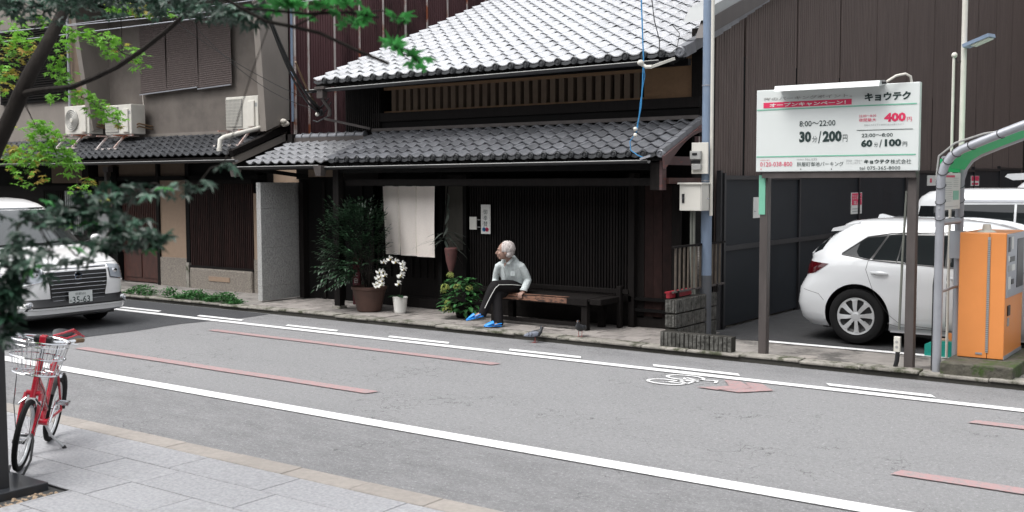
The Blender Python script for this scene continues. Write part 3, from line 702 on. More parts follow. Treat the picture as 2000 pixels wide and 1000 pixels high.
sm = MB().box(-.014, .014, -.02, .02, 0, 1.50).mesh('slat', m_slatred)
for i in range(34): link('slat', sm, A, (-15.56+i*.0485, 11.99, .43))
MB().box(-15.6, -13.93, 11.94, 12.02, 1.88, 1.95).build('window_head', m_dark2, A)
MB().box(-15.6, -13.93, 11.95, 12.03, .42, .46).build('window_sill', m_dark2, A)
MB().box(-15.6, -13.9, 12.03, 12.06, .4, 2.3).build('window_back', m_dark, A)
MB().box(-13.93, -13.78, 11.98, 12.2, .62, 1.72).build('plaster_panel', m_beige, A)
MB().box(-13.93, -13.75, 11.97, 12.2, .0, .62).build('granite_base', m_granb, A)
MB().box(-13.72, -12.9, 12.1, 12.2, GZ, 2.5).build('gap_boards', m_dark2, A)
MB().box(-13.45, -12.85, 12.0, 12.08, 1.55, 2.10).build('plaster_panel', m_beige, A)
# red-brown door
MB().box(-17.66, -16.55, 12.05, 12.10, GZ, 1.80).build('door', m_redbrown, A)
dd = [o for o in A.children if o.name.startswith('door')][0]
for i in range(20): MB().box(-17.62+i*.054, -17.605+i*.054, 12.03, 12.05, .68, 1.74).build('door_slat', m_redbrown, dd)
for a in (-17.6, -17.05): MB().box(a, a+.5, 12.035, 12.05, .16, .60).build('door_board', m_redbrown, dd)
MB().box(-17.66, -16.55, 12.03, 12.05, .61, .67).build('door_rail', m_redbrown, dd)
MB().box(-17.85, -17.70, 11.95, 12.1, GZ, 2.2).build('post', m_dark, A)
MB().box(-18.40, -17.9, 12.0, 12.05, .70, 1.32).build('shutter_panel', m_gray, A)
# wall lamp under the eave
wl_ = MB(); wl_.box(-17.95, -17.78, 11.85, 12.0, 2.1, 2.2); wl_.rbox(-17.90, -17.82, 11.84, 11.92, 1.93, 2.10, .01); wl_.build('wall_lamp', m_post, A)
MB().tube([(-17.84, 11.93, 1.95), (-17.84, 11.97, 1.2), (-17.84, 11.97, .6)], .008, 5).build('lamp_cable', m_grey, A)
# blind: three hanging panels of reed
BL = thing('reed_blind', 'brown reed blind in three lengths hanging on the grey upper wall', 'blind', (-16, 12.24, 3.5))
for (a, b, z0, z0b) in ((-17.28, -16.515, 3.52, 3.545), (-16.505, -15.62, 3.545, 3.575), (-15.612, -14.72, 3.54, 3.57)):
    mb = MB(); n = 66
    def fn(u, v, a=a, b=b, z0=z0, z0b=z0b):
        lo = z0+(z0b-z0)*u; z = lo+(4.78-lo)*v
        return V((a+(b-a)*u, 12.235+.008*((round(v*n) % 2))+.01*sin(u*9+v*3), z))
    mb.grid(fn, 6, n); mb.build('blind_panel', m_reed, BL)
    MB().beam((a, 12.22, z0), (b, 12.22, z0b), .02, .018).build('bottom_rail', m_grey, BL)
MB().tube([(-17.2, 12.22, 3.52), (-17.22, 12.26, 3.2), (-17.3, 12.28, 3.0), (-17.32, 12.28, 2.82)], .006, 5).build('pull_cord', m_linen, BL)

# building further left
Bd = thing('brown_stucco_house', 'brown stucco house with black shuttered windows at the far left', 'building', (-21, 12, GZ))
MB().box(-26, -18.5, 12.34, 12.6, 2.3, 6.5).build('upper_wall', m_fin, Bd)
MB().box(-22.2, -19.5, 12.28, 12.34, 3.55, 5.1).build('window_frame', m_dark, Bd)
wf = [o for o in Bd.children][-1]
for i in range(30): MB().box(-22.15, -19.55, 12.25, 12.28, 3.62+i*.048, 3.62+i*.048+.02).build('shutter_slat', m_dark2, wf)
MB().box(-19.45, -18.52, 12.2, 12.34, 3.1, 5.6).build('corner_panel', m_mudd, Bd)
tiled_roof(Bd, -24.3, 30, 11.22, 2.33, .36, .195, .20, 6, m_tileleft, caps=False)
gutter(Bd, (-24.5, 11.16, 2.26), (-18.6, 11.16, 2.25), .04)
MB().box(-26, -18.4, 12.15, 12.3, GZ, 2.5).build('inner_wall', m_dark, Bd)
MB().box(-19.9, -18.6, 12.0, 12.1, 1.9, 2.3).build('plaster_panel', m_mudd, Bd)
MB().box(-18.7, -18.5, 11.9, 12.1, GZ, 2.3).build('post', m_dark2, Bd)
for i in range(20): MB().box(-20.2+i*.07, -20.17+i*.07, 11.98, 12.02, .9, 1.75).build('door_slat', m_dark2 if i < 11 else m_gray, Bd)
MB().box(-22.5, -18.75, 12.02, 12.06, .5, 1.85).build('door', m_dark2, Bd)
MB().tube([(-19.38, 12.12, 2.9), (-19.38, 12.12, 5.5)], .03).build('down_pipe', m_grey, Bd, True)

# white drain pipe bent over the skirt roof
dp = thing('drain_pipe', 'white drain pipe elbow over the skirt roof end of the grey house', 'pipe', (-13.7, 11.8, 2.5))
MB().tube([(-13.62, 12.2, 2.86), (-13.75, 11.25, 2.62), (-13.78, 11.2, 2.58), (-13.79, 11.19, 2.42)], .038, 10).build('pipe', m_ivory, dp, True)
MB().tube([(-13.79, 11.19, 2.45), (-13.79, 11.19, 2.40)], .045, 10).build('socket', m_ivory, dp, True)
pt_ = MB(); pt_.ball((-13.40, 12.22, 2.86), (.09, .06, .05)); pt_.ball((-13.36, 12.15, 2.9), (.06, .05, .04)); pt_.build('mortar_patch', m_linend, A, True)

def ac_unit(x, z, label, fan, y=11.9, wd=.80, h=.54):
    t = thing('air_conditioner', label, 'air conditioner', (x, y, z), 'outdoor air conditioner units on the skirt roof')
    X = x
    MB().rbox(X, X+wd, y, y+.30, z, z+h, .012).build('casing', m_ivory, t)
    if fan == 'grid':
        MB().box(X+.02, X+.42, y-.012, y-.004, z+.04, z+h-.04).build('grille_back', m_boxd, t)
        for i in range(12): MB().box(X+.03+i*.033, X+.037+i*.033, y-.022, y-.012, z+.04, z+h-.04).build('grille_bar', m_ivory, t)
        for i in range(9): MB().box(X+.02, X+.42, y-.020, y-.014, z+.06+i*.054, z+.066+i*.054).build('grille_bar', m_ivory, t)
    else:
        MB().lathe([(.20, 0), (.20, -.02), (.0, -.02)], (X+.26, y, z+h/2), 24, 'Y').build('fan_well', m_boxd, t)
        for r in (.04, .08, .12, .16, .20):
            g = MB(); pts = [V((X+.26+r*cos(q*pi/12), y-.028, z+h/2+r*sin(q*pi/12))) for q in range(25)]; g.tube(pts, .006, 4); g.build('grille_ring', m_ivory, t)
        MB().lathe([(.045, 0), (.045, -.035), (0, -.036)], (X+.26, y, z+h/2), 16, 'Y').build('fan_hub', m_ivory, t, True)
    MB().rbox(X+.57, X+.73, y-.03, y+.0, z+.03, z+h*.85, .012).build('service_cover', m_ivory, t)
    MB().box(X+.72, X+.78, y-.003, y, z+.36, z+.42).build('label_plate', m_gray, t)
    for q in (.1, .62):
        MB().beam((X+q, y-.02, z-.03), (X+q, y-.25, z-.26), .03, .03).build('bracket_leg', m_batten, t)
        MB().beam((X+q, y+.28, z-.03), (X+q, y-.25, z-.03), .03, .025).build('bracket_arm', m_batten, t)
    MB().box(X, X+wd, y+.02, y+.05, z-.035, z-.005).build('bracket_rail', m_batten, t)
    MB().box(X+.0, X+.75, y-.28, y-.22, z-.285, z-.26).build('bracket_foot', m_batten, t)
    for q in (0, .05): MB().tube([(X+wd-.01, y+.12, z+.12+q), (X+wd+.06, y+.12, z+.14+q), (X+wd+.10, y+.3, z+.10+q), (X+wd+.05, y+.42, z+.1+q)], .014, 6).build('hose', m_wiret, t, True)
    return t
ac_unit(-14.48, 2.78, 'ivory air conditioner unit nearest the taupe fin wall, above the drain pipe elbow', 'grid')
ac_unit(-17.90, 2.79, 'ivory air conditioner unit right of the other two, on legs over the roof edge', 'grid')
ac_unit(-19.22, 2.83, 'ivory air conditioner unit with round spiral fan guard behind the maple leaves', 'fan')

# ================================================================ VEHICLES
def lerp(tab, z):
    if z <= tab[0][0]: return tab[0][1:]
    for a, b in zip(tab[:-1], tab[1:]):
        if z <= b[0]:
            t = (z-a[0])/(b[0]-a[0]); return tuple(p+(q-p)*t for p, q in zip(a[1:], b[1:]))
    return tab[-1][1:]
class Car:
    """body lofted upwards: at each height a rear x, a front x, a half width; plan outline is a squarish super-ellipse"""
    def __init__(s, tab, cy, n=5.): s.tab, s.cy, s.n = tab, cy, n
    def L(s, z): xr, xf, hw = lerp(s.tab, z); return (xr+xf)/2, (xf-xr)/2, hw
    def pt(s, t, z):
        c, a, b = s.L(z); ct, st = cos(t), sin(t); e = 2/s.n
        return V((c+a*math.copysign(abs(ct)**e, ct), s.cy+b*math.copysign(abs(st)**e, st), z))
    def body(s, zs, n=72):
        mb = MB(); vs = []
        for z in zs:
            for j in range(n):
                t = 2*pi*j/n; t = t + .0; vs.append(s.pt(t, z))
        k = len(zs); fs = [(i*n+j, i*n+(j+1) % n, (i+1)*n+(j+1) % n, (i+1)*n+j) for i in range(k-1) for j in range(n)]
        fs += [tuple(range(n-1, -1, -1)), tuple((k-1)*n+j for j in range(n))]
        return mb.add(vs, fs)
    def side(s, x, z, off=.004, sg=-1):
        c, a, b = s.L(z); u = min(.999, abs(x-c)/a)
        return V((x, s.cy+sg*(b*(1-u**s.n)**(1/s.n)+off), z))
    def front(s, y, z, off=.004, sg=1):
        c, a, b = s.L(z); u = min(.999, abs(y-s.cy)/b)
        return V((c+sg*(a*(1-u**s.n)**(1/s.n)+off), y, z))
    def patch(s, q, fn, nu=10, nv=6, th=0.):
        """bilinear patch of a four-sided outline laid on the surface"""
        def P(u, v):
            a = q[0][0]*(1-u)+q[1][0]*u, q[0][1]*(1-u)+q[1][1]*u
            b = q[3][0]*(1-u)+q[2][0]*u, q[3][1]*(1-u)+q[2][1]*u
            return fn(a[0]*(1-v)+b[0]*v, a[1]*(1-v)+b[1]*v)
        return MB().grid(P, nu, nv)
    def line(s, pts, fn, r=.004, n=5, sub=6):
        o = []
        for a, b in zip(pts[:-1], pts[1:]):
            for i in range(sub): o.append(fn(a[0]+(b[0]-a[0])*i/sub, a[1]+(b[1]-a[1])*i/sub))
        o.append(fn(*pts[-1])); return MB().tube(o, r, n)
def cut(o, cutters):
    for c in cutters:
        cm = c.mesh('cutter', m_carblack); co = bpy.data.objects.new('cutter', cm); col.objects.link(co)
        mod = o.modifiers.new('b', 'BOOLEAN'); mod.operation = 'DIFFERENCE'; mod.solver = 'EXACT'; mod.object = co
        try: mod.material_mode = 'TRANSFER'
        except Exception: pass
        co.location = -WL[o.name] if o.parent else (0, 0, 0)
        co.location = (0, 0, 0)
        if o.parent: co.location = -WL[o.parent.name]
        if o.parent:
            p = o.parent; o.parent = None
        bpy.context.view_layer.update()
        me = bpy.data.meshes.new_from_object(o.evaluated_get(bpy.context.evaluated_depsgraph_get()))
        o.modifiers.clear(); o.data = me; bpy.data.objects.remove(co); o.parent = p
def wheel(parent, x, y, z, r, rr, wd=.19, cover=True, sg=-1):
    t = MB().lathe([(rr-.01, .0), (rr+.012, -.012), (r-.05, -.014), (r-.012, 0), (r, .03), (r, wd-.03), (r-.012, wd), (rr, wd)], (x, y, z), 40, 'Y', False)
    tt = t.build('wheel', m_tyre, parent, True)
    MB().lathe([(rr+.002, .02), (rr-.006, -.006), (rr-.02, .012), (.05, .045), (0, .045)], (x, y, z), 32, 'Y').build('rim', m_carblack, tt, True)
    c = MB()
    for k in range(8):
        a = 2*pi*k/8+.1
        def P(rad_, da, dy): return V((x+rad_*cos(a+da), y+dy, z+rad_*sin(a+da)))
        c.add([P(.04, -.45, -.010), P(.04, .45, -.010), P(rr*.50, .20, -.016), P(rr*.80, .13, -.012), P(rr*.95, .22, -.006), P(rr*.95, -.24, -.006), P(rr*.80, -.19, -.004), P(rr*.50, -.22, -.006)], [(0, 1, 2, 7), (2, 3, 6, 7), (3, 4, 5, 6)])
        c.add([P(rr*.50, .20, -.016), P(rr*.80, .13, -.012), P(rr*.80, .14, .02), P(rr*.5, .21, .02)], [(0, 1, 2, 3)])
    c.lathe([(.055, 0), (.052, -.010), (.03, -.016), (0, -.017)], (x, y, z), 20, 'Y')
    c.lathe([(rr, -.004), (rr-.004, -.010), (rr*.90, -.006), (rr*.89, .01)], (x, y, z), 40, 'Y', False)
    c.build('wheel_cover', m_silver, tt, False, False)
    return tt

# ---- white wagon in the parking lot
W = thing('station_wagon', 'white station wagon parked side-on behind the sign posts, dark windows, silver wheel covers', 'car', (-3, 12.7, GZ))
g = GZ
wag = Car([(g+.17, -4.52, -.35, .74), (g+.25, -4.60, -.28, .80), (g+.42, -4.64, -.22, .835), (g+.60, -4.61, -.26, .845), (g+.74, -4.53, -.4, .84), (g+.84, -4.52, -.7, .825), (g+.93, -4.48, -1.0, .80),
           (g+.99, -4.49, -1.45, .765), (g+1.10, -4.38, -1.75, .725), (g+1.20, -4.25, -2.0, .69), (g+1.27, -4.17, -2.2, .655), (g+1.33, -4.12, -2.4, .62), (g+1.365, -4.05, -2.55, .56), (g+1.385, -3.9, -2.7, .48), (g+1.40, -3.75, -2.85, .36), (g+1.405, -3.5, -3.0, .2)], 12.72, 7.)
zs = [g+z for z in (.17, .20, .25, .33, .42, .5, .6, .68, .74, .79, .84, .885, .93, .96, .99, 1.04, 1.10, 1.15, 1.20, 1.24, 1.27, 1.30, 1.33, 1.35, 1.365, 1.377, 1.385, 1.394, 1.40, 1.405)]
bo = wag.body(zs, 96).build('body', m_carw, W, True)
cut(bo, [MB().lathe([(.365, -.45), (.365, .42)], (-3.86, 11.9, .39), 48, 'Y'), MB().lathe([(.365, -.45), (.365, .42)], (-1.42, 11.9, .39), 48, 'Y')])
bo.data.polygons.foreach_set('use_smooth', [True]*len(bo.data.polygons)); bo.data.set_sharp_from_angle(angle=rad(35))
sd_ = wag.side
wheel(W, -3.86, 11.90, .392, .312, .210); wheel(W, -1.42, 11.90, .392, .312, .210)
for xx in (-3.86, -1.42): MB().lathe([(.33, 0), (.33, .18), (0, .18)], (xx, 13.36, .395), 24, 'Y').build('wheel', m_tyre, W)
for q in ([(-4.05, 1.075), (-3.40, 1.005), (-3.40, 1.325), (-3.79, 1.275)], [(-3.40, 1.005), (-2.3, .97), (-2.55, 1.325), (-3.40, 1.325)]):
    wag.patch(q, lambda a, b: sd_(a, b, .002), 16, 8).build('window_surround', m_carblack, W, True)
for q in ([(-4.04, 1.08), (-3.73, 1.035), (-3.575, 1.29), (-3.78, 1.265)], [(-3.70, 1.03), (-3.44, 1.015), (-3.40, 1.31), (-3.545, 1.30)], [(-3.425, 1.015), (-2.93, .985), (-2.93, 1.325), (-3.385, 1.315)], [(-2.88, .98), (-2.1, .96), (-2.5, 1.30), (-2.86, 1.325)]):
    wag.patch(q, lambda a, b: sd_(a, b, .004), 12, 8).build('side_window', m_glass, W, True)
wag.patch([(-2.93, .98), (-2.87, .98), (-2.86, 1.33), (-2.93, 1.33)], lambda a, b: sd_(a, b, .005)).build('pillar_trim', m_carblack, W, True)
wag.line([(-4.05, 1.075), (-3.72, 1.025), (-2.9, .975), (-2.1, .95)], lambda a, b: sd_(a, b, .004), .006).build('window_trim', m_carblack, W, True)
wag.line([(-4.05, 1.085), (-3.78, 1.275), (-3.5, 1.325), (-2.9, 1.342), (-2.45, 1.315)], lambda a, b: sd_(a, b, .003), .006).build('window_trim', m_carblack, W, True)
for pl_ in ([(-3.74, 1.03), (-3.76, .92), (-3.66, .66), (-3.50, .43), (-3.38, .335), (-2.95, .31)], [(-2.90, .99), (-2.90, .6), (-2.91, .30), (-2.2, .29)], [(-3.52, .335), (-3.38, .30), (-1.8, .275)], [(-4.50, .66), (-4.3, .62), (-4.235, .55)]):
    wag.line(pl_, lambda a, b: sd_(a, b, -.002), .0035).build('panel_seam', m_carblack, W, True)
for hx, hz in ((-3.62, .885), (-2.78, .86)):
    MB().ball((hx+.02, wag.side(hx, hz, .0).y, hz-.005), (.07, .012, .028)).build('handle_recess', m_carw, W, True)
    MB().loft([sd_(hx-.08, hz+.006, .012), sd_(hx-.03, hz+.003, .026), sd_(hx+.06, hz, .026), sd_(hx+.11, hz-.002, .012)], [(.008, .010), (.010, .013), (.010, .013), (.008, .010)], 8).build('door_handle', m_carw, W, True)
wag.patch([(-4.54, .82), (-4.36, .855), (-4.19, .965), (-4.50, .985)], lambda a, b: sd_(a, b, .006), 14, 6).build('tail_lamp', m_tail, W, True)
# roof spoiler and fin aerial
sp = MB(); vs = []
for i in range(9):
    y = 12.12+1.2*i/8; b = .03*abs(i-4)/4
    vs += [V((-4.26+b, y, g+1.262-b*.6)), V((-4.24+b, y, g+1.30-b*.6)), V((-3.9, y, g+1.385-b)), V((-3.9, y, g+1.30-b))]
sp.add(vs, [(4*i+k, 4*i+4+k, 4*i+4+(k+1) % 4, 4*i+(k+1) % 4) for i in range(8) for k in range(4)] + [(0, 1, 2, 3), (35, 34, 33, 32)]); sp.build('spoiler', m_carw, W, True)
MB().prism([(-3.88, g+1.385), (-3.86, g+1.43), (-3.82, g+1.435), (-3.66, g+1.392)], 'XZ', 12.69, 12.74).build('aerial_fin', m_carw, W)
wag.patch([(-4.30, 1.12), (-4.43, 1.06), (-4.3, 1.28), (-4.2, 1.3)], lambda a, b: wag.side(a, b, .003)).build('rear_window', m_glass, W, True)
MB().box(-4.3, -3.6, 12.1, 13.3, .22, .3).build('underbody', m_carblack, W); MB().box(-3.4, -.5, 12.1, 13.3, .19, .28).build('underbody', m_carblack, W)
wag.patch([(-3.5, .235), (-1.8, .235), (-1.8, .285), (-3.5, .285)], lambda a, b: sd_(a, b, .012), 12, 3).build('side_sill', m_carw, W, True)

# ---- white minivan behind it
Vn = thing('minivan', 'white high-roofed minivan with black windows parked behind the wagon', 'car', (-2.5, 15.6, GZ))
van = Car([(.25, -4.30, .2, .80), (.5, -4.38, .3, .84), (.9, -4.36, .2, .84), (1.1, -4.32, .0, .83), (1.3, -4.26, -.1, .80), (1.55, -4.18, -.7, .755), (1.68, -4.10, -.9, .72), (1.75, -4.0, -1.0, .66), (1.785, -3.8, -1.2, .56), (1.80, -3.5, -1.4, .35)], 15.75, 7.)
van.body([.25, .4, .5, .7, .9, 1.0, 1.1, 1.2, 1.3, 1.42, 1.55, 1.62, 1.68, 1.72, 1.75, 1.77, 1.785, 1.795, 1.80], 80).build('body', m_carw, Vn, True)
for q in ([(-4.10, 1.15), (-3.82, 1.15), (-3.80, 1.56), (-4.04, 1.56)], [(-3.72, 1.15), (-2.85, 1.15), (-2.85, 1.59), (-3.72, 1.58)], [(-2.82, 1.15), (-1.9, 1.15), (-1.9, 1.6), (-2.82, 1.59)]):
    van.patch(q, lambda a, b: van.side(a, b, .006), 8, 5).build('side_window', m_glass, Vn, True)
van.patch([(-3.75, 1.62), (-1.5, 1.63), (-1.5, 1.655), (-3.75, 1.645)], lambda a, b: van.side(a, b, .022), 12, 2).build('rain_visor', m_grey, Vn, True)
for xx in (-3.6, -1.0):
    for yy in (14.93, 16.4): MB().lathe([(.0, 0), (.2, 0), (.31, .01), (.31, .18), (0, .18)], (xx, yy, .39), 24, 'Y').build('wheel', m_tyre, Vn)
MB().box(-4.1, -.3, 15.1, 16.4, .2, .3).build('underbody', m_carblack, Vn)

# ---- white car with a roof spoiler, farthest
K = thing('hatchback', 'white tall car with rear roof spoiler seen farthest back in the parking lot', 'car', (-2.2, 18.6, GZ))
kc = Car([(.25, -3.72, .3, .78), (.6, -3.8, .4, .82), (1.1, -3.74, .2, .82), (1.5, -3.62, -.4, .78), (1.8, -3.46, -.8, .70), (1.93, -3.32, -1.0, .62), (1.98, -3.1, -1.2, .45)], 18.8, 7.)
kc.body([.25, .4, .6, .8, 1.1, 1.3, 1.5, 1.65, 1.8, 1.88, 1.93, 1.96, 1.98], 64).build('body', m_carw, K, True)
kc.patch([(-3.40, 1.2), (-2.0, 1.2), (-2.0, 1.82), (-3.26, 1.80)], lambda a, b: kc.side(a, b, .006), 8, 5).build('side_window', m_glass, K, True)
MB().prism([(-3.62, 1.955), (-3.58, 2.0), (-3.0, 2.03), (-3.0, 1.93), (-3.5, 1.90)], 'XZ', 18.25, 19.35).build('spoiler', m_carw, K)
for yy in (18.0, 19.4): MB().lathe([(0, 0), (.31, .01), (.31, .18), (0, .18)], (-3.0, yy, .39), 24, 'Y').build('wheel', m_tyre, K)

# ---- white van coming up the street
T = thing('street_van', 'white people carrier with wide black slatted grille driving up the road behind the leaves', 'van', (-14, 8, 0))
tc_ = Car([(.17, -16.6, -12.86, .80), (.24, -16.7, -12.66, .86), (.34, -16.75, -12.63, .875), (.42, -16.75, -12.72, .875), (.6, -16.75, -12.69, .875), (.78, -16.75, -12.74, .87), (.86, -16.7, -12.84, .86), (.93, -16.7, -13.0, .84), (.99, -16.65, -13.28, .82), (1.04, -16.65, -13.55, .80),
           (1.2, -16.6, -13.78, .78), (1.4, -16.55, -14.08, .74), (1.53, -16.5, -14.3, .71), (1.61, -16.4, -14.5, .67), (1.67, -16.3, -14.75, .60), (1.695, -16.1, -15.0, .45)], 7.98, 6.)
tb = tc_.body([.17, .20, .24, .29, .34, .38, .42, .5, .6, .7, .78, .82, .86, .895, .93, .96, .99, 1.015, 1.04, 1.12, 1.2, 1.3, 1.4, 1.46, 1.53, 1.57, 1.61, 1.64, 1.67, 1.685, 1.695], 88).build('body', m_carw2, T, True)
cut(tb, [MB().lathe([(.33, -.1), (.33, .45)], (-13.45, 8.55, .31), 40, 'Y'), MB().lathe([(.33, -.45), (.33, .1)], (-13.45, 7.41, .31), 40, 'Y')])
tb.data.polygons.foreach_set('use_smooth', [True]*len(tb.data.polygons)); tb.data.set_sharp_from_angle(angle=rad(35))
fr = tc_.front
for yy in (7.20, 8.62):
    for xx in (-13.45, -15.9): MB().lathe([(0, 0), (.18, 0), (.19, -.01), (.29, 0), (.305, .03), (.305, .13), (.29, .16), (0, .16)], (xx, yy-.02, .305), 32, 'Y').build('wheel', m_tyre, T, True)
gr = tc_.patch([(7.62, .335), (8.36, .335), (8.42, .80), (7.54, .80)], lambda a, b: fr(a, b, .006), 14, 8).build('grille', m_carblack, T, True)
for i in range(8):
    z = .40+i*.052; e = .07*(1-(z-.34)/.46)
    tc_.line([(7.56+e, z), (7.98, z+.0), (8.41-e, z)], lambda a, b: fr(a, b, .012), .0030 if i > 2 else .0022).build('grille_bar', m_chrome, gr, True)
tc_.line([(7.52, .815), (7.98, .80), (8.44, .815)], lambda a, b: fr(a, b, .010), .008).build('grille_bar', m_chrome, gr, True)
em = MB(); em.lathe([(.055, 0), (.055, .012), (.04, .012), (.04, 0)], (fr(7.98, .70, .012).x, 7.98, .70), 24, 'X'); em.beam((fr(7.98, .7, .02).x, 7.94, .70), (fr(7.98, .7, .02).x, 8.02, .70), .01, .02); em.build('emblem', m_chrome, gr, True)
tc_.patch([(7.20, .295), (8.76, .295), (8.70, .43), (7.26, .43)], lambda a, b: fr(a, b, .005), 20, 3).build('lower_intake', m_carblack, T, True)
tc_.patch([(7.30, .30), (8.66, .30), (8.62, .325), (7.34, .325)], lambda a, b: fr(a, b, .03), 20, 3).build('bumper_lip', m_carw2, T, True)
for s_ in (-1, 1):
    y0 = 7.98+s_*.66
    f = MB(); p = fr(y0, .365, .0); f.lathe([(.045, -.02), (.045, .02), (.036, .028), (.0, .024)], (p.x, p.y, p.z), 20, 'X'); f.build('fog_lamp', m_chrome, T, True)
    MB().lathe([(.032, .02), (.0, .034)], (p.x, p.y, p.z), 16, 'X').build('fog_lens', m_lamp, T, True)
    q = [(7.98+s_*.46, .66), (7.98+s_*.70, .62), (7.98+s_*.845, .79), (7.98+s_*.47, .83)]
    hl = tc_.patch(q, lambda a, b: fr(a, b, .010), 8, 6).build('headlight', m_lamp, T, True)
    MB().ball(fr(7.98+s_*.56, .735, .002), (.02, .05, .035)).build('lens', m_chrome, hl, True)
    tc_.line([(7.98+s_*.46, .83), (7.98+s_*.47, .655), (7.98+s_*.70, .615)], lambda a, b: fr(a, b, .010), .008).build('lamp_trim', m_chrome, hl, True)
    mr_ = MB().ball((-13.75, 7.98+s_*.96, 1.12), (.05, .09, .065)).build('mirror', m_carw2, T, True)
    MB().beam((-13.78, 7.98+s_*.80, 1.06), (-13.76, 7.98+s_*.92, 1.10), .04, .03).build('mirror_arm', m_carblack, mr_)
def ws(a, b): return fr(a, b, .006)
tc_.patch([(7.24, 1.06), (8.72, 1.06), (8.60, 1.56), (7.36, 1.56)], ws, 20, 12).build('windscreen', m_glassl, T, True)
tc_.line([(7.26, 1.075), (7.7, 1.10), (8.1, 1.09)], lambda a, b: fr(a, b, .02), .008).build('wiper', m_carblack, T, True)
tc_.line([(7.9, 1.08), (8.3, 1.11), (8.6, 1.09)], lambda a, b: fr(a, b, .02), .008).build('wiper', m_carblack, T, True)
tc_.patch([(-16.2, 1.08), (-14.0, 1.08), (-14.45, 1.55), (-16.2, 1.55)], lambda a, b: tc_.side(a, b, .005, 1), 12, 6).build('side_window', m_glass, T, True)
tc_.line([(7.2, .845), (7.6, .85), (7.98, .84), (8.36, .85), (8.76, .845)], lambda a, b: fr(a, b, -.001), .004).build('bonnet_seam', m_carblack, T, True)
MB().box(-16.4, -12.95, 7.3, 8.66, .15, .25).build('underbody', m_carblack, T)
xp = -12.655
pk = MB().box(xp, xp+.008, 7.815, 8.145, .34, .505).build('number_plate', m_sign, T)
pk_ = thing  # lettering sits on the plate
text('35-63', 7.86, .355, .085, pk, m_ink, .25, '+X', xp+.0095, .01); text('京都502', 7.90, .455, .034, pk, m_ink, .15, '+X', xp+.0095); text('ぬ', 7.823, .375, .03, pk, m_ink, None, '+X', xp+.0095)

# ================================================================ PRICE BOARD
P = thing('price_board', 'large white parking price board on two brown steel posts above the lot', 'sign', (-3.7, 10.64, GZ))
MB().rbox(-4.51, -2.87, 10.60, 10.665, 1.995, 2.835, .006).build('board', m_sign, P)
MB().box(-4.45, -2.90, 10.62, 10.68, 1.93, 1.995).build('cross_rail', m_post, P)
for xx in (-4.49, -2.985): MB().rbox(xx, xx+.085, 10.67, 10.76, GZ-.02, 2.0, .004).build('post', m_post, P)
MB().box(-4.50, -4.43, 10.663, 10.669, 1.55, 1.96).build('green_tape', m_signgreen, P)
SY = 10.5975
def cxy(x, y):
    s_ = (x-80)/1440.; top = 210-77*s_; bot = 935-10*s_; v = (bot-y)/(bot-top)
    u = s_*11.15/((1-s_)*10.2+s_*11.15); return -4.505+1.63*u, 1.998+.834*v
def st(s_, x0, x1, yb, yt, m, bold=0., nm='lettering'):
    X0, Z0 = cxy(x0, yb); X1, _ = cxy(x1, yb); _, Z1 = cxy(x0, yt); text(s_, X0, Z0, Z1-Z0, P, m, X1-X0, '-Y', SY-.001, bold, nm)
def bar(x0, x1, yb, yt, m, nm='printed_line', d=0.):
    X0, Z0 = cxy(x0, yb); X1, _ = cxy(x1, yb); _, Z1 = cxy(x0, yt); MB().box(X0, X1, SY-.001-d, SY+.004, Z0, Z1).build(nm, m, P)
bar(82, 1500, 389, 379, m_signgreen); bar(82, 1500, 808, 798, m_signgreen); bar(970, 1470, 568, 564, m_ink)
bar(138, 920, 366, 318, m_signred, 'red_banner')
st('街のパーキングポイント。', 138, 925, 302, 272, m_boxd, .012)
_sy = SY; SY = SY-.0012; st('オープンキャンペーン！', 192, 870, 358, 324, m_paper, .03); SY = _sy
st('キョウテク', 1035, 1445, 306, 232, m_ink, .045)
st('8:00～22:00', 460, 780, 532, 482, m_ink, .01)
st('30', 460, 566, 674, 574, m_ink, .05); st('分', 576, 620, 672, 616, m_ink); st('/', 628, 655, 680, 572, m_ink, .01); st('200', 668, 838, 670, 570, m_ink, .05); st('円', 848, 888, 668, 604, m_ink)
st('22:00～8:00', 988, 1140, 448, 428, m_signred); st('夜間最大', 988, 1140, 490, 458, m_signred); st('400', 1212, 1405, 490, 410, m_signred, .05); st('円', 1416, 1458, 486, 446, m_signred)
st('間最大すぎますと通常料金が加算されます', 1035, 1390, 527, 512, m_gray)
st('22:00～8:00', 1015, 1292, 628, 596, m_ink, .01); st('60', 1010, 1112, 716, 650, m_ink, .05); st('分', 1126, 1162, 714, 674, m_ink); st('/', 1174, 1196, 718, 648, m_ink, .01); st('100', 1222, 1370, 712, 644, m_ink, .05); st('円', 1382, 1422, 710, 668, m_ink, .01)
st('お問合せ番号', 118, 200, 838, 828, m_signred); st('0120-038-800', 115, 400, 890, 850, m_signred); st('駐車場番号', 440, 505, 834, 820, m_gray); st('No.635', 517, 620, 836, 814, m_gray)
st('麸屋町御池パーキング', 442, 858, 890, 850, m_ink); st('駐車場・不動産の', 880, 1025, 846, 830, m_gray); st('ことなら何でも', 880, 1010, 868, 852, m_gray)
st('キョウテク', 1040, 1268, 866, 828, m_ink, .04); st('株式会社', 1276, 1462, 868, 826, m_ink); st('tel 075-365-8000', 1000, 1365, 920, 890, m_ink)
for a in (118, 472, 746): st('●', a, a+10, 918, 908, m_signred if a == 118 else m_ink)
lf = MB(); lf.prism([(10.42, 2.80), (10.44, 2.855), (10.60, 2.87), (10.60, 2.825)], 'YZ', -4.25, -3.20); lf.build('lamp_trough', m_sign, P)
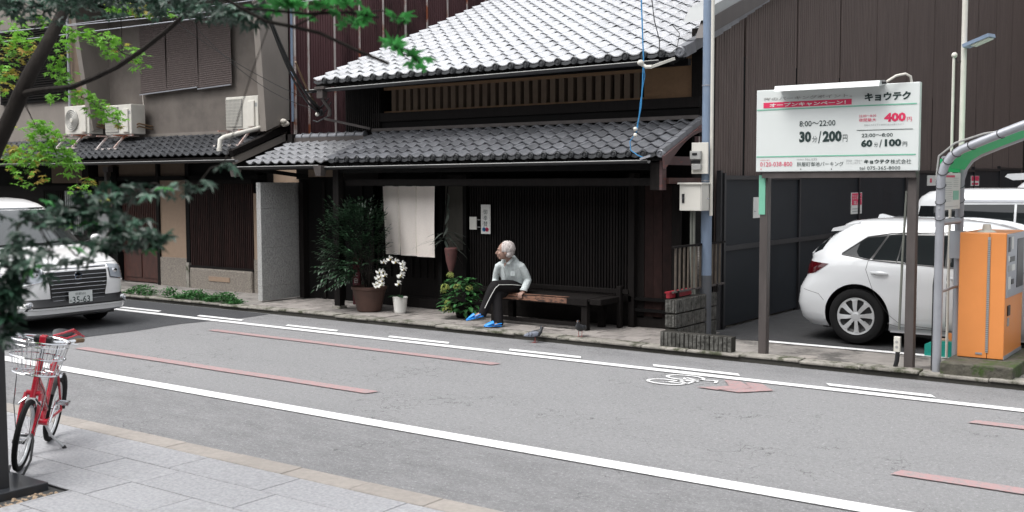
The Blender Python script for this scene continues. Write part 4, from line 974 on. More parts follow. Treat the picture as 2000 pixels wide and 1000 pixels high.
MB().tube([(-3.20, 10.52, 2.84), (-3.16, 10.52, 2.845), (-3.08, 10.55, 2.90), (-3.00, 10.57, 2.915), (-2.96, 10.60, 2.89), (-2.955, 10.62, 2.83)], .012, 8).build('lamp_conduit', m_ivory, P, True)
MB().lathe([(.018, 0), (.018, .05)], (-3.21, 10.52, 2.842), 10, 'X').build('conduit_gland', m_carblack, P)
pj_ = MB(); pj_.tube([(-3.0, 10.70, 1.8), (-3.02, 10.68, 1.2), (-3.035, 10.67, .45)], .012, 7); pj_.build('post_conduit', m_conduit, P, True)
MB().rbox(-3.075, -3.015, 10.635, 10.68, .23, .38, .005).build('socket_box', m_ivory, P)
for z in (.28, .33): MB().lathe([(.014, 0), (.014, -.004), (0, -.004)], (-3.045, 10.635, z), 10, 'Y').build('socket', m_boxd, P)
MB().tube([(-3.04, 10.66, .23), (-3.045, 10.655, .15), (-3.06, 10.65, GZ)], .022, 8).build('cable_sleeve', m_blackm, P, True)

# ================================================================ PAY MACHINE, GANTRY, LAMP
X0, X1, Y0, Y1 = -2.565, -2.145, 10.97, 11.80
bs = thing('machine_plinth', 'mossy concrete plinth carrying the orange pay machine at the kerb', 'plinth', (-2.3, 11, GZ))
MB().rbox(-2.62, -1.98, 10.56, 11.92, GZ-.03, .185, .012).build('plinth', m_moss, bs)
O = thing('pay_machine', 'orange parking pay machine cabinet with grey control panel on its right side', 'pay machine', (-2.35, 11.2, .185))
MB().rbox(X0, X1, Y0, Y1, .19, 1.40, .008).build('cabinet', m_orange, O)
MB().box(X0+.27, X0+.274, Y0-.003, Y0, .195, 1.395).build('door_gap', m_carblack, O)
MB().box(X0+.258, X0+.282, Y0-.009, Y0-.003, .25, 1.36).build('hinge', m_gray, O)
h_ = [o for o in O.children if o.name.startswith('hinge')][0]
for i in range(54): MB().box(X0+.256, X0+.284, Y0-.0105, Y0-.009, .262+i*.02, .266+i*.02).build('hinge_knuckle', m_carblack, h_)
MB().box(X0+.17, X0+.23, Y0-.006, Y0-.0, .225, .245).build('maker_plate', m_grey, O)
px_ = X1
MB().rbox(px_-.002, px_+.012, Y0+.02, Y1-.02, .78, 1.39, .004).build('control_panel', m_grey, O)
cp = [o for o in O.children if o.name.startswith('control_panel')][0]
MB().box(px_+.011, px_+.016, Y0+.45, Y0+.75, .85, 1.33).build('panel_insert', m_carblack, cp)
for y, z, a, b, m in ((Y0+.04, 1.22, .09, .14, m_carblack), (Y0+.17, 1.24, .08, .12, m_paper), (Y0+.04, 1.13, .06, .05, m_paper), (Y0+.12, 1.12, .2, .05, m_carblack), (Y0+.05, 1.03, .12, .06, m_boxd), (Y0+.2, 1.03, .14, .06, m_paper), (Y0+.06, .86, .10, .12, m_paper), (Y0+.2, .9, .1, .05, m_carblack)):
    MB().rbox(px_+.010, px_+.018, y, y+a, z, z+b, .002).build('panel_insert', m, cp)
MB().rbox(px_-.002, px_+.010, Y0+.11, Y0+.22, .60, .70, .004).build('card_slot', m_carblack, O); MB().rbox(px_-.002, px_+.008, Y0+.12, Y0+.19, .50, .58, .003).build('coin_tray', m_boxd, O)
MB().box(px_-.001, px_+.004, Y0, Y1, .19, .225).build('kick_plate', m_grey, O)
rt_ = MB(); rt_.lathe([(.09, 0), (.075, .012), (.045, .02), (.035, .075), (0, .078)], (-2.36, 11.15, 1.40), 12); rt_.build('top_lamp', m_ivory, O)
# curved tube gantry
GA = thing('tube_gantry', 'grey bent tube frame with green film panels arching over the pay machine', 'frame', (-2.65, 11, GZ))
def arch(y, r, zl, xs):
    return [(xs, y, GZ-.02), (xs, y, .8), (xs, y, 1.55), (xs+.0, y, zl-.22), (xs+.03, y, zl-.10), (xs+.09, y, zl-.01), (xs+.18, y, zl+.05), (xs+.36, y, zl+.125), (xs+.68, y, zl+.25), (xs+1.05, y, zl+.38), (xs+1.5, y, zl+.5)]
a1 = arch(10.66, .04, 2.14, -2.675); a2 = arch(11.40, .04, 2.12, -2.675)
MB().tube(a1, .042, 14).build('front_tube', m_grey, GA, True); MB().tube(a2, .042, 14).build('rear_tube', m_grey, GA, True)
MB().tube([(-2.675, 10.66, 1.50), (-2.675, 11.40, 1.50)], .032, 12).build('rung', m_grey, GA, True)
MB().tube([(-2.675, 10.68, .83), (-2.675, 11.38, .84)], .014, 8).build('rung', m_grey, GA, True)
MB().tube([(-2.66, 10.66, 2.115), (-2.66, 11.40, 2.115)], .016, 8).build('rung', m_grey, GA, True)
MB().box(-2.70, -2.665, 10.71, 11.35, 1.98, 2.105).build('green_film', m_green, GA)  # plain green panel between the tubes, no lamp in it
gf = MB()
pts = [V(p) for p in a1[4:10]]; q = [V(p) for p in a2[4:10]]; vs = []
for p, r in zip(pts, q): vs += [p+V((.02, .05, -.015)), r+V((.02, -.05, -.015))]
gf.add(vs, [(2*i, 2*i+1, 2*i+3, 2*i+2) for i in range(5)]); gf.build('green_film', m_green, GA)
MB().tube([(-2.72, 10.66, 1.9), (-2.70, 10.66, 2.13), (-2.55, 10.64, 2.25), (-2.3, 10.64, 2.33), (-2.05, 10.66, 2.36), (-1.9, 10.8, 2.36)], .010, 6).build('feed_cable', m_boxd, GA, True)
MB().tube([(-2.70, 10.70, 1.2), (-2.722, 10.66, .9), (-2.722, 10.66, GZ)], .007, 5).build('earth_cable', m_wire, GA, True)
# cable ties
for p0, p1 in zip(a1[3:9], a1[4:10]):
    p = (V(p0)+V(p1))/2; d = (V(p1)-V(p0)).normalized(); e = d.cross(V((0, 1, 0)))
    MB().tube([p+V((0, .046*cos(t), 0))+e*.046*sin(t)+d*.03*cos(t) for t in [i*pi/5 for i in range(11)]], .004, 4).build('cable_tie', m_wire, GA)
for z in (1.55, 1.70, 1.85):
    for yy in (10.66, 11.40): MB().tube([(-2.675+.046*cos(t), yy+.046*sin(t), z+.03*sin(t)) for t in [i*pi/5 for i in range(11)]], .004, 4).build('cable_tie', m_wire, GA)
for z in (1.56, 1.64): MB().lathe([(.010, 0), (.010, -.006), (0, -.006)], (-2.675, 10.62, z), 8, 'Y').build('bolt', m_silver, GA)
MB().box(-2.712, -2.704, 10.73, 11.33, 1.62, 1.972).build('notice_board', m_paper, GA)
nb_ = [o for o in GA.children if o.name.startswith('notice_board')][0]
# the sheet faces the street and the street-side left: also seen from the front
MB().box(-2.665, -2.657, 10.73, 11.33, 1.62, 1.972).build('notice_board', m_paper, GA)
for k in range(10): MB().box(-2.657, -2.655, 10.76, 10.98+.02*(k % 3), 1.70+k*.02, 1.704+k*.02).build('print_line', m_gray, nb_)
for k in range(5): MB().box(-2.657, -2.655, 11.06, 11.25, 1.84+k*.02, 1.844+k*.02).build('print_line', m_gray, nb_)
MB().box(-2.657, -2.655, 11.05, 11.27, 1.71, 1.80).build('print_block', m_signgreen, nb_); MB().box(-2.657, -2.655, 10.77, 11.10, 1.93, 1.95).build('print_line', m_signred, nb_); MB().box(-2.657, -2.655, 10.77, 11.25, 1.645, 1.65).build('print_line', m_gray, nb_)
np_ = thing('hanging_notice', 'clear plastic holder with small price sheet hanging beside the pay machine', 'notice', (-2.62, 11.2, 1.15))
MB().box(-2.72, -2.61, 11.335, 11.342, 1.14, 1.38).build('sheet', m_paper, np_); MB().box(-2.745, -2.59, 11.328, 11.331, 1.12, 1.40).build('holder', m_lamp, np_)
for k in range(9): MB().box(-2.71, -2.62, 11.3335, 11.335, 1.16+k*.018, 1.164+k*.018).build('print_line', m_gray, np_)
MB().box(-2.71, -2.62, 11.3335, 11.335, 1.34, 1.36).build('print_line', m_signred, np_)
LP = thing('lamp_pole', 'slim pale pole with a blue-grey floodlight rising behind the gantry', 'lamp', (-2.70, 11.52, GZ))
MB().tube([(-2.70, 11.52, GZ), (-2.70, 11.52, 4.6)], .028, 12).build('pole', m_ivory, LP, True)
MB().tube([(-2.79, 11.50, GZ), (-2.79, 11.50, 3.12), (-2.785, 11.50, 3.15)], .014, 8).build('cable_pipe', m_ivory, LP, True)
MB().ball((-2.785, 11.50, 3.16), (.03, .03, .03)).build('pipe_cap', m_ivory, LP, True)
lh = MB(); lh.beam((-2.68, 11.50, 3.24), (-2.42, 11.42, 3.32), .13, .035); lh.build('lamp_head', m_polep, LP)
MB().beam((-2.60, 11.475, 3.24), (-2.43, 11.42, 3.295), .10, .02).build('lamp_lens', m_ivory, LP)
MB().tube([(-2.785, 11.5, 3.15), (-2.75, 11.5, 3.08), (-2.72, 11.5, 3.10)], .005, 4).build('lamp_lead', m_wire, LP)
# green wheel stop
ws_ = thing('barrier_block', 'dark green flap barrier block with orange flap behind the gantry legs', 'barrier', (-2.8, 11.75, GZ))
MB().prism([(-3.03, GZ-.02), (-3.03, .19), (-2.93, .235), (-2.635, .235), (-2.635, GZ-.02)], 'XZ', 11.58, 11.80).build('block', m_teal, ws_)
MB().box(-2.92, -2.64, 11.62, 11.78, .235, .242).build('top_plate', m_beige, ws_)
MB().prism([(-2.80, .24), (-2.84, .31), (-2.80, .315), (-2.66, .255), (-2.64, .24)], 'XZ', 11.66, 11.70).build('flap', m_orange, ws_)

# ================================================================ UTILITY POLE, BLOCK WALL, RAILING
U = thing('utility_pole', 'blue-grey steel utility pole with meter boxes at the corner of the wooden house', 'pole', (-5.50, 11.5, GZ))
MB().tube([(-5.505, 11.52, .1), (-5.505, 11.52, .80)], .067, 18).build('pole_sleeve', m_poled, U, True)
MB().tube([(-5.505, 11.52, .80), (-5.505, 11.52, 2.1), (-5.505, 11.52, 5.5)], [.064, .062, .056], 18).build('pole', m_polep, U, True)
for z in (1.9, 3.0): MB().tube([(-5.505, 11.52, z), (-5.505, 11.52, z+.012)], .0655, 18).build('pole_band', m_grey, U, True)
MB().tube([(-5.425, 11.47, 1.5), (-5.425, 11.47, 5.5)], .020, 10).build('conduit', m_ivory, U, True)
cb = MB().rbox(-5.72, -5.44, 11.25, 11.45, 1.56, 1.865, .006).build('cabinet', m_box, U)
MB().box(-5.735, -5.425, 11.225, 11.46, 1.865, 1.885).build('cabinet_hood', m_box, cb)
MB().box(-5.455, -5.452, 11.247, 11.25, 1.57, 1.86).build('door_gap', m_boxd, cb)
MB().rbox(-5.685, -5.655, 11.238, 11.25, 1.65, 1.755, .003).build('latch', m_blackm, cb)
MB().box(-5.675, -5.665, 11.232, 11.24, 1.69, 1.715).build('latch_key', m_chrome, cb)
mpl = MB().rbox(-5.635, -5.43, 11.38, 11.41, 1.985, 2.345, .004).build('meter_board', m_box, U)
MB().rbox(-5.635, -5.50, 11.33, 11.38, 2.15, 2.25, .008).build('meter', m_boxd, mpl); MB().rbox(-5.62, -5.50, 11.34, 11.38, 2.03, 2.10, .008).build('terminal_cover', m_boxd, mpl)
MB().rbox(-5.63, -5.52, 11.345, 11.38, 2.105, 2.14, .004).build('breaker', m_carblack, mpl); MB().rbox(-5.60, -5.54, 11.322, 11.335, 2.20, 2.225, .002).build('meter_window', m_carblack, mpl)
for k, (xa, xb) in enumerate(((-5.62, -5.575), (-5.585, -5.545))):
    MB().tube([(xa, 11.36, 1.57), (xa, 11.36, 1.1), (xa+.008, 11.38, .6), (xa+.03, 11.42, .3), (xb+.02, 11.46, GZ)], .016, 8).build('cable_sleeve', m_conduit, U, True)
MB().lathe([(.0, 0), (.008, 0), (.008, .02)], (-5.42, 11.36, 1.70), 6, 'X').build('bolt', m_grey, U)

m_groove = M('dark_groove', (.040, .038, .034), .95, var=.4, scale=14, spec=.1)
def block(parent, x0, x1, y0, y1, z0, z1, face):
    b = MB().rbox(x0, x1, y0, y1, z0, z1, .004).mi(1)
    if face == 'S':
        n = int((x1-x0)/.044)
        for i in range(n):
            xa = x0+(i+.12)*(x1-x0)/n; xb = x0+(i+.88)*(x1-x0)/n; b.rbox(xa, xb, y0-R_.uniform(.008, .014), y0+.004, z0+.004, z1-.004, .003)
    else:
        n = int((y1-y0)/.044)
        for i in range(n):
            ya = y0+(i+.12)*(y1-y0)/n; yb = y0+(i+.88)*(y1-y0)/n; b.rbox(x1-.004, x1+R_.uniform(.008, .014), ya, yb, z0+.004, z1-.004, .003)
    return b.build('block', [m_groove, m_block], parent)
BW = thing('block_wall', 'low mossy split-concrete block wall turning round the foot of the utility pole', 'wall', (-5.5, 10.9, GZ))
for k in range(3):
    yy = 10.69
    for q in (.38, .38, .30): block(BW, -5.60, -5.48, yy, yy+q-.008, GZ+.02+.165*k if k else GZ-.004, GZ+.02+.165*(k+1)-.010, 'E'); yy += q
xx = -5.60
for q in (.30, .30, .26): block(BW, xx, xx+q-.004, 10.575, 10.675, GZ-.004, GZ+.160, 'S'); xx += q
# the near ends of the wall courses
for k in range(1, 3):
    for i in range(3): MB().rbox(-5.598+i*.04, -5.565+i*.04, 10.682, 10.695, GZ+.03+.165*k, GZ+.165*(k+1), .003).build('block_rib', m_block, BW)
RL = thing('iron_railing', 'rusty brown iron railing on top of the low block wall', 'railing', (-5.54, 11.2, .58))
MB().beam((-5.54, 10.74, 1.165), (-5.54, 12.1, 1.165), .03, .022).build('top_rail', m_dark2, RL)
MB().beam((-5.54, 10.74, .66), (-5.54, 12.1, .66), .03, .02).build('bottom_rail', m_post, RL)
m_rail = M('rail_paint', (.075, .06, .045), .6, var=.4, scale=12)
for i in range(12): MB().box(-5.548, -5.532, 10.80+i*.105, 10.80+i*.105+.028, .66, 1.155).build('bar', m_rail, RL)
for yy in (10.84, 11.85): MB().box(-5.56, -5.52, yy, yy+.035, .57, .67).build('rail_foot', m_dark2, RL)
rb = thing('red_crate', 'red plastic box behind the iron railing on the block wall', 'box', (-5.75, 11.0, .5))
MB().rbox(-5.60, -5.552, 10.70, 11.25, .593, .662, .008).build('box', m_redcloth, rb); MB().box(-5.61, -5.548, 10.69, 11.26, .652, .668).build('lid', m_redcloth, rb)

# ================================================================ BENCH
BN = thing('wooden_bench', 'long dark wooden street bench with worn front edge under the lattice', 'bench', (-7.6, 11.3, GZ))
for i in range(4): MB().rbox(-8.45, -6.86, 11.12+i*.122, 11.12+i*.122+.118, .435+.001*i, .475, .004).build('seat_plank', m_dark2 if i else m_dark2, BN)
MB().rbox(-8.44, -6.88, 11.095, 11.12, .385, .468, .004).build('front_rail', m_dark2, BN)
ed = MB(); ed.box(-8.40, -7.17, 11.089, 11.098, .402, .466); ed.build('worn_edge', m_benchw, BN)
MB().box(-8.40, -7.17, 11.098, 11.16, .4755, .478).build('worn_edge', m_benchw, BN)
for xx in (-8.36, -6.98): 
    for yy in (11.12, 11.50): MB().rbox(xx, xx+.085, yy, yy+.075, GZ, .435, .004).build('leg', m_dark2, BN)
MB().box(-8.3, -6.97, 11.14, 11.18, .12, .165).build('stretcher', m_dark2, BN)
MB().rbox(-8.45, -6.60, 11.60, 11.635, .50, .56, .006).build('back_rail', m_dark2, BN)
MB().rbox(-6.74, -6.68, 11.56, 11.64, GZ, .60, .01).build('back_post', m_dark2, BN)
MB().rbox(-6.86, -6.70, 11.12, 11.62, .40, .47, .005).build('end_rail', m_dark2, BN)

# ================================================================ NOREN, NOTICES, PLANTS
NO = thing('noren_curtain', 'pale linen three-panel entrance curtain hanging in the doorway', 'curtain', (-10.15, 11.55, 1.85))
xs0, xs1 = -10.64, -9.66
for i in range(3):
    a = xs0+(xs1-xs0)*i/3; b = xs0+(xs1-xs0)*(i+1)/3
    def fn(u, v, a=a, b=b, i=i):
        x = a+(b-a)*u + (.055*(1-v)**1.5*(1-u) if i == 0 else 0)
        return V((x, 11.55+.012*sin(u*7+v*2+i*2)+.010*sin(v*4+i)*(1-v), .86-(.008*i)+(.985+.006*i)*v))
    MB().grid(fn, 10, 24).build('curtain_panel', m_linen, NO, True)
    if i < 2:
        MB().beam((b-.004, 11.538, .87), (b, 11.535, 1.84), .012, .006).build('seam', m_linend, NO)
MB().tube([(-10.75, 11.56, 1.85), (-9.58, 11.56, 1.85)], .012, 8).build('curtain_rod', m_dark2, NO, True)
SN = thing('festival_notice', 'tall white paper notice with brushed characters and two round crests', 'notice', (-8.90, 11.72, 1.4))
ny = 11.70; nx0, nx1, nz0, nz1 = -8.96, -8.80, 1.19, 1.59
MB().box(nx0, nx1, ny, ny+.006, nz0, nz1).build('sheet', m_paper, SN)
text('御奉賛', (nx0+nx1)/2-.004, nz0+.10, .235, SN, m_ink, None, '-Y', ny-.001, 0, center=True, vertical=True, line=1.05)
text('わたしたちのまち', nx1-.024, nz0+.10, .27, SN, m_gray, .014, '-Y', ny-.001, vertical=True, line=1.05)
text('祇園祭山鉾', nx0+.022, nz0+.12, .19, SN, m_gray, .014, '-Y', ny-.001, vertical=True, line=1.05)
for dx, m in ((-.028, m_wireb), (.022, m_signred)):
    c = (nx0+nx1)/2+dx
    MB().lathe([(.030, 0), (.030, -.002), (.024, -.002), (.024, 0)], (c, ny-.0005, nz0+.06), 20, 'Y').build('crest', m, SN)
    for k in range(3): MB().lathe([(.008, 0), (.008, -.002), (0, -.002)], (c+.012*cos(k*2.1), ny-.0005, nz0+.06+.012*sin(k*2.1)), 8, 'Y').build('crest', m, SN)
sc_ = thing('name_card', 'small cream card fixed left of the festival notice', 'card', (-9.1, 11.72, 1.3))
MB().box(-9.16, -9.04, 11.70, 11.712, 1.245, 1.42).build('card', m_box, sc_)
for z in (1.275, 1.375): MB().box(-9.16, -8.98, 11.712, 11.716, z, z+.01).build('card_bar', m_boxd, sc_)
wp = thing('wooden_plaque', 'weathered wooden door plaque with faint black characters right of the curtain', 'plaque', (-9.4, 11.74, 1.4))
MB().box(-9.62, -9.22, 11.74, 11.765, .95, 1.84).build('board', M('plaque_wood', (.040, .037, .030), .8, var=.2, scale=6, stretch=(6, 6, .6)), wp)
TN = thing('town_name_post', 'dark red town name board with white characters behind the post', 'sign', (-10.82, 11.2, GZ))
MB().rbox(-10.90, -10.76, 11.18, 11.21, .14, .82, .008).build('board', M('dark_red_board', (.10, .012, .018), .5, var=.2, scale=8), TN)
MB().box(-10.86, -10.80, 11.21, 11.24, GZ, .8).build('stake', m_dark2, TN)
text('上白山町', -10.83, .25, .38, TN, m_paper, None, '-Y', 11.178, 0, center=True, vertical=True, line=1.15)

def leaf_mesh(name, L, Wd, mat, fold=.15, curl=.2, n=4):
    vs = []
    for i in range(n+1):
        t = i/n; wv = Wd*sin(pi*min(1, t**.8))**.8 if 0 < t < 1 else .0
        z = -curl*L*t*t
        vs += [V((-wv/2, L*t, z+fold*wv)), V((0, L*t, z)), V((wv/2, L*t, z+fold*wv))]
    fs = [(3*i, 3*i+1, 3*i+4, 3*i+3) for i in range(n)] + [(3*i+1, 3*i+2, 3*i+5, 3*i+4) for i in range(n)]
    return MB().add(vs, fs)
def maple_mb(s, droop=.25):
    tips = [(-135, .45), (-95, .62), (-50, .85), (0, 1.), (50, .85), (95, .62), (135, .45)]; vs = [V((0, 0, 0))]
    for i, (a, r) in enumerate(tips):
        a_ = rad(a); vs.append(V((sin(a_)*r*s, cos(a_)*r*s, -droop*r*r*s)))
        if i < 6:
            b = rad((a+tips[i+1][0])/2); vs.append(V((sin(b)*.42*s, cos(b)*.42*s, -.02*s)))
    return MB().add(vs, [(0, i, i+1) for i in range(1, len(vs)-1)] ).add([(0, 0, 0), (0, -.6*s, .05*s), (.02*s, -.6*s, .05*s)], [(0, 1, 2)])
def rrot(tilt=.6):
    return Euler((R_.gauss(0, tilt), R_.gauss(0, tilt), R_.uniform(0, 2*pi)))
def scatter(parent, name, variants, places, single, stuffname, stuffmat_of):
    """places: (pos, euler, scale, variant). the largest `single` as parts sharing mesh data, the rest joined"""
    rest = {}
    for k, (p, e, s_, v) in enumerate(places):
        mb, m = variants[v]
        if k < single:
            if 'me' not in mb.__dict__: mb.me = mb.mesh(name, m, fix=False)
            o = link(name, mb.me, parent, p, e); o.scale = (s_, s_, s_)
        else:
            r = rest.setdefault(v, MB()); T4 = Matrix.Translation(p) @ e.to_matrix().to_4x4() @ Matrix.Scale(s_, 4)
            r.add([T4 @ q for q in mb.v], mb.f)
    for v, r in rest.items(): tag(r.build(stuffname, variants[v][1], parent, False, False), kind='stuff')

# nandina in the terracotta pot
PT = thing('terracotta_pot', 'large dark terracotta pot holding the feathery green shrub', 'pot', (-10.5, 11.1, GZ))
MB().lathe([(.15, 0), (.17, .01), (.225, .26), (.235, .31), (.25, .315), (.255, .35), (.235, .355), (.22, .33), (0, .32)], (-10.50, 11.10, GZ), 36).build('pot', m_terra, PT, True)
MB().lathe([(.22, .325), (.1, .335), (0, .33)], (-10.50, 11.10, GZ), 24).build('soil', m_soil, PT, True)
ND = thing('nandina_shrub', 'dark green feathery shrub growing in the terracotta pot beside the post', 'shrub', (-10.50, 11.10, .40))
bl = []; lv = leaf_mesh('leaf', .08, .032, m_leafd)
for i in range(16):
    a = R_.uniform(0, 2*pi); rr_ = R_.uniform(.05, .42); hh = R_.uniform(.45, 1.12)
    tip = V((-10.72+rr_*cos(a)*1.05, 11.10+rr_*sin(a)*.75, .40+hh)); base = V((-10.50+R_.uniform(-.06, .06), 11.10+R_.uniform(-.05, .05), .40))
    mid = (base+tip)/2+V((.05*cos(a), .05*sin(a), .12))
    MB().tube([base, mid, tip], [.010, .007, .004], 6).build('stem', m_bark, ND, True)
for i in range(480):
    a = R_.uniform(0, 2*pi); q = R_.random()**.5; ph = R_.uniform(-1, 1)
    c = V((-10.72+.47*q*cos(a)*sqrt(1-ph*ph*.6), 11.06+.36*q*sin(a), 1.02+.55*ph*(.6+.4*q)))
    if c.z < .75: c.x = -10.78+R_.uniform(-.3, .3)*(.6+(c.z-.4))
    dirn = (c-V((-10.6, 11.10, .6))).normalized(); dirn.z -= .35; dirn.normalize()
    L = R_.uniform(.10, .2); side = dirn.cross(V((0, 0, 1))).normalized()
    for k in range(9):
        t = (k//2)/4.; sg = 1 if k % 2 else -1
        p = c + dirn*L*t*1.1; d = (dirn*.7+side*sg*.9+V((0, 0, -.25+R_.uniform(-.3, .3)))).normalized() if k < 8 else dirn
        e = d.to_track_quat('Y', 'Z').to_euler(); bl.append((p, e, R_.uniform(.55, 1.05), 0))
R_.shuffle(bl); bl.sort(key=lambda b: b[0].y)
scatter(ND, 'leaf', [(lv, m_leafd)], bl, 280, 'foliage', None)

# orchids in the white pot
OP = thing('white_plant_pot', 'white ribbed plastic flower pot beside the terracotta pot', 'pot', (-9.93, 11.2, GZ))
pr = [(.075, 0), (.08, .005)]
for i in range(9): z = .02+i*.021; pr += [(.082+.0022*i, z), (.085+.0022*i, z+.006), (.083+.0022*i, z+.018)]
pr += [(.108, .215), (.108, .225), (.098, .225), (.095, .20), (0, .20)]
MB().lathe(pr, (-9.98, 11.17, GZ), 32).build('pot', m_whitepot, OP, True)
MB().tube([(-9.89, 11.15, GZ+.19), (-9.87, 11.13, GZ+.21), (-9.875, 11.13, GZ+.15)], .006, 5).build('handle', m_whitepot, OP)
OR = thing('white_orchid', 'white moth orchids on two arching stems in the white pot', 'flower', (-9.98, 11.17, .30))
MB().tube([(-9.98, 11.17, .29), (-9.96, 11.17, .58), (-9.98, 11.12, .76), (-10.06, 11.06, .82), (-10.13, 11.02, .74), (-10.18, 11.0, .58), (-10.21, 10.99, .46)], .004, 5).build('stem', m_bark, OR)
MB().tube([(-9.98, 11.17, .29), (-9.93, 11.16, .56), (-9.90, 11.13, .74), (-9.83, 11.10, .77), (-9.81, 11.08, .66), (-9.84, 11.06, .52)], .004, 5).build('stem', m_bark, OR)
for a, L in ((-2.2, .2), (.5, .16), (2.6, .15)):
    lm = leaf_mesh('leaf', L, .07, m_leafd, .1, .5); o = link('leaf', lm.mesh('leaf', m_leafd, fix=False), OR, (-9.98, 11.15, .30), (.5, 0, a))
fl = MB()
for k, (a, r, wv) in enumerate(((90, .036, .026), (210, .034, .024), (330, .034, .024), (15, .040, .040), (165, .040, .040))):
    ca, sa = cos(rad(a)), sin(rad(a)); pts = [V((0, 0, 0))]
    for j in range(9): t = j/8*pi; pts.append(V((ca*r*(.5-.5*cos(t)) - sa*wv*.5*sin(t), -.003*k-.006*sin(t), sa*r*(.5-.5*cos(t)) + ca*wv*.5*sin(t))))
    fl.add(pts, [(0, j, j+1) for j in range(1, 9)])
fl.mi(1).ball((0, -.012, -.006), (.007, .008, .009), 6, 4)
fme = fl.mesh('blossom', [m_petal, m_mapley], fix=False)
for (x, y, z) in ((-10.02, 11.0, .855), (-10.115, 11.0, .895), (-10.24, 11.0, .84), (-10.23, 10.98, .71), (-10.30, 10.98, .70), (-10.20, 10.98, .66), (-10.27, 10.97, .64), (-10.32, 10.97, .62), (-10.24, 10.97, .59), (-10.30, 10.96, .565), (-10.35, 10.96, .53), (-10.27, 10.96, .52), (-10.32, 10.95, .50), (-10.235, 10.96, .535),
                  (-9.935, 11.05, .83), (-9.925, 11.05, .80), (-9.91, 11.04, .755), (-9.945, 11.04, .675), (-9.96, 11.03, .655), (-9.985, 11.02, .555)):
    o = link('blossom', fme, OR, (x+.12, y, z-.045), (R_.uniform(-.3, .3), R_.uniform(-.3, .3), R_.uniform(-.1, .8))); s_ = R_.uniform(1.25, 1.55); o.scale = (s_, s_, s_)

# hydrangea
HY = thing('hydrangea_bush', 'leafy hydrangea with faded yellow-green flower heads beside the seated man', 'bush', (-8.95, 11.25, GZ))
MB().lathe([(.10, 0), (.14, .18), (.13, .18), (0, .16)], (-8.95, 11.3, GZ), 20).build('pot', m_dark2, HY)
hl_ = leaf_mesh('leaf', .12, .065, m_leafh, .12, .35); pl2 = []
for i in range(230):
    a = R_.uniform(0, 2*pi); q = R_.random()**.5; z = R_.uniform(.16, .62); rad2 = .26*(1-.5*max(0, (z-.35)/.35))
    c = V((-8.92+rad2*q*cos(a), 11.22+rad2*q*sin(a)*.8, z)); d = V((cos(a), sin(a)*.8-.25, R_.uniform(-.2, .6))).normalized()
    pl2.append((c, d.to_track_quat('Y', 'Z').to_euler(), R_.uniform(.6, 1.1), 0))
scatter(HY, 'leaf', [(hl_, m_leafh)], pl2, 230, 'foliage', None)
for (x, y, z, r) in ((-8.98, 11.05, .66, .05), (-9.03, 11.0, .50, .055), (-8.84, 11.02, .51, .05), (-9.10, 11.05, .44, .04), (-8.70, 11.1, .50, .045), (-8.98, 10.98, .21, .06), (-8.99, 11.0, .30, .04)):
    fm = MB()
    for k in range(46):
        t = R_.uniform(0, 2*pi); u = R_.uniform(-.5, 1); p = V((cos(t)*sqrt(1-u*u), sin(t)*sqrt(1-u*u), u))*r
        fm.ball(p+V((x, y, z)), (r*.22, r*.22, r*.10), 5, 3, p.to_track_quat('Z', 'Y').to_matrix())
    fm.build('flower_head', m_flower, HY)

# hanging plant in a pink holder
HP = thing('hanging_plant', 'staghorn fern with pinkish holder hanging right of the linen curtain', 'plant', (-9.45, 11.5, 1.0))
MB().lathe([(.02, -.38), (.07, -.22), (.095, -.04), (.08, -.02), (0, -.03)], (-9.33, 11.5, 1.02), 14).build('holder', M('dusty_pink', (.11, .045, .042), .8, var=.25, scale=9), HP, True)
MB().tube([(-9.38, 11.5, 1.03), (-9.5, 11.55, 1.15), (-9.46, 11.6, 1.84)], .012, 6).build('hanger', m_dark2, HP)
sf = M('fern_frond', (.06, .075, .06), .8, var=.5, scale=10)
for i in range(18):
    a = R_.uniform(0, 2*pi); L = R_.uniform(.12, .3); c = V((-9.40+R_.uniform(-.10, .10), 11.48, 1.06+R_.uniform(-.1, .2)))
    lm = leaf_mesh('frond', L, .04, sf, .1, R_.uniform(.5, 1.8)); link('frond', lm.mesh('frond', sf, fix=False), HP, c, (R_.uniform(-.3, .9), 0, a))
for i in range(7):
    z = 1.2+.09*i; lm = leaf_mesh('frond', .14, .05, sf, .1, .8); link('frond', lm.mesh('frond', sf, fix=False), HP, (-9.46+R_.uniform(-.03, .03), 11.58, z), (R_.uniform(-1.5, -.5), 0, R_.uniform(-1, 1)))

# weeds on the kerb, left
gm_ = MB()
for (xa, xb, dens) in ((-15.55, -14.9, 260), (-14.55, -14.3, 110), (-14.25, -12.75, 900)):
    for i in range(dens):
        x = R_.uniform(xa, xb); y = 10.66+R_.gauss(0, .07); u = (x-xa)/(xb-xa); hh = (.10+.05*sin(x*9))*min(1, 6*u*(1-u)+.35)
        for k in range(3):
            a = R_.uniform(0, 2*pi); L = R_.uniform(.025, .05); c = V((x, y, GZ+hh*R_.random()))
            T4 = Matrix.Translation(c) @ Euler((R_.uniform(-.3, .9), R_.uniform(-.4, .4), a)).to_matrix().to_4x4()
            gm_.add([T4 @ V(p) for p in ((0, 0, 0), (-L*.35, L*.5, .004), (0, L, -.004), (L*.35, L*.5, .004))], [(0, 1, 2, 3)])
tag(gm_.build('kerb_weeds', m_grass, None, False, False), 'low green weeds growing along the kerb edge by the grey house', 'weeds', None, 'stuff')

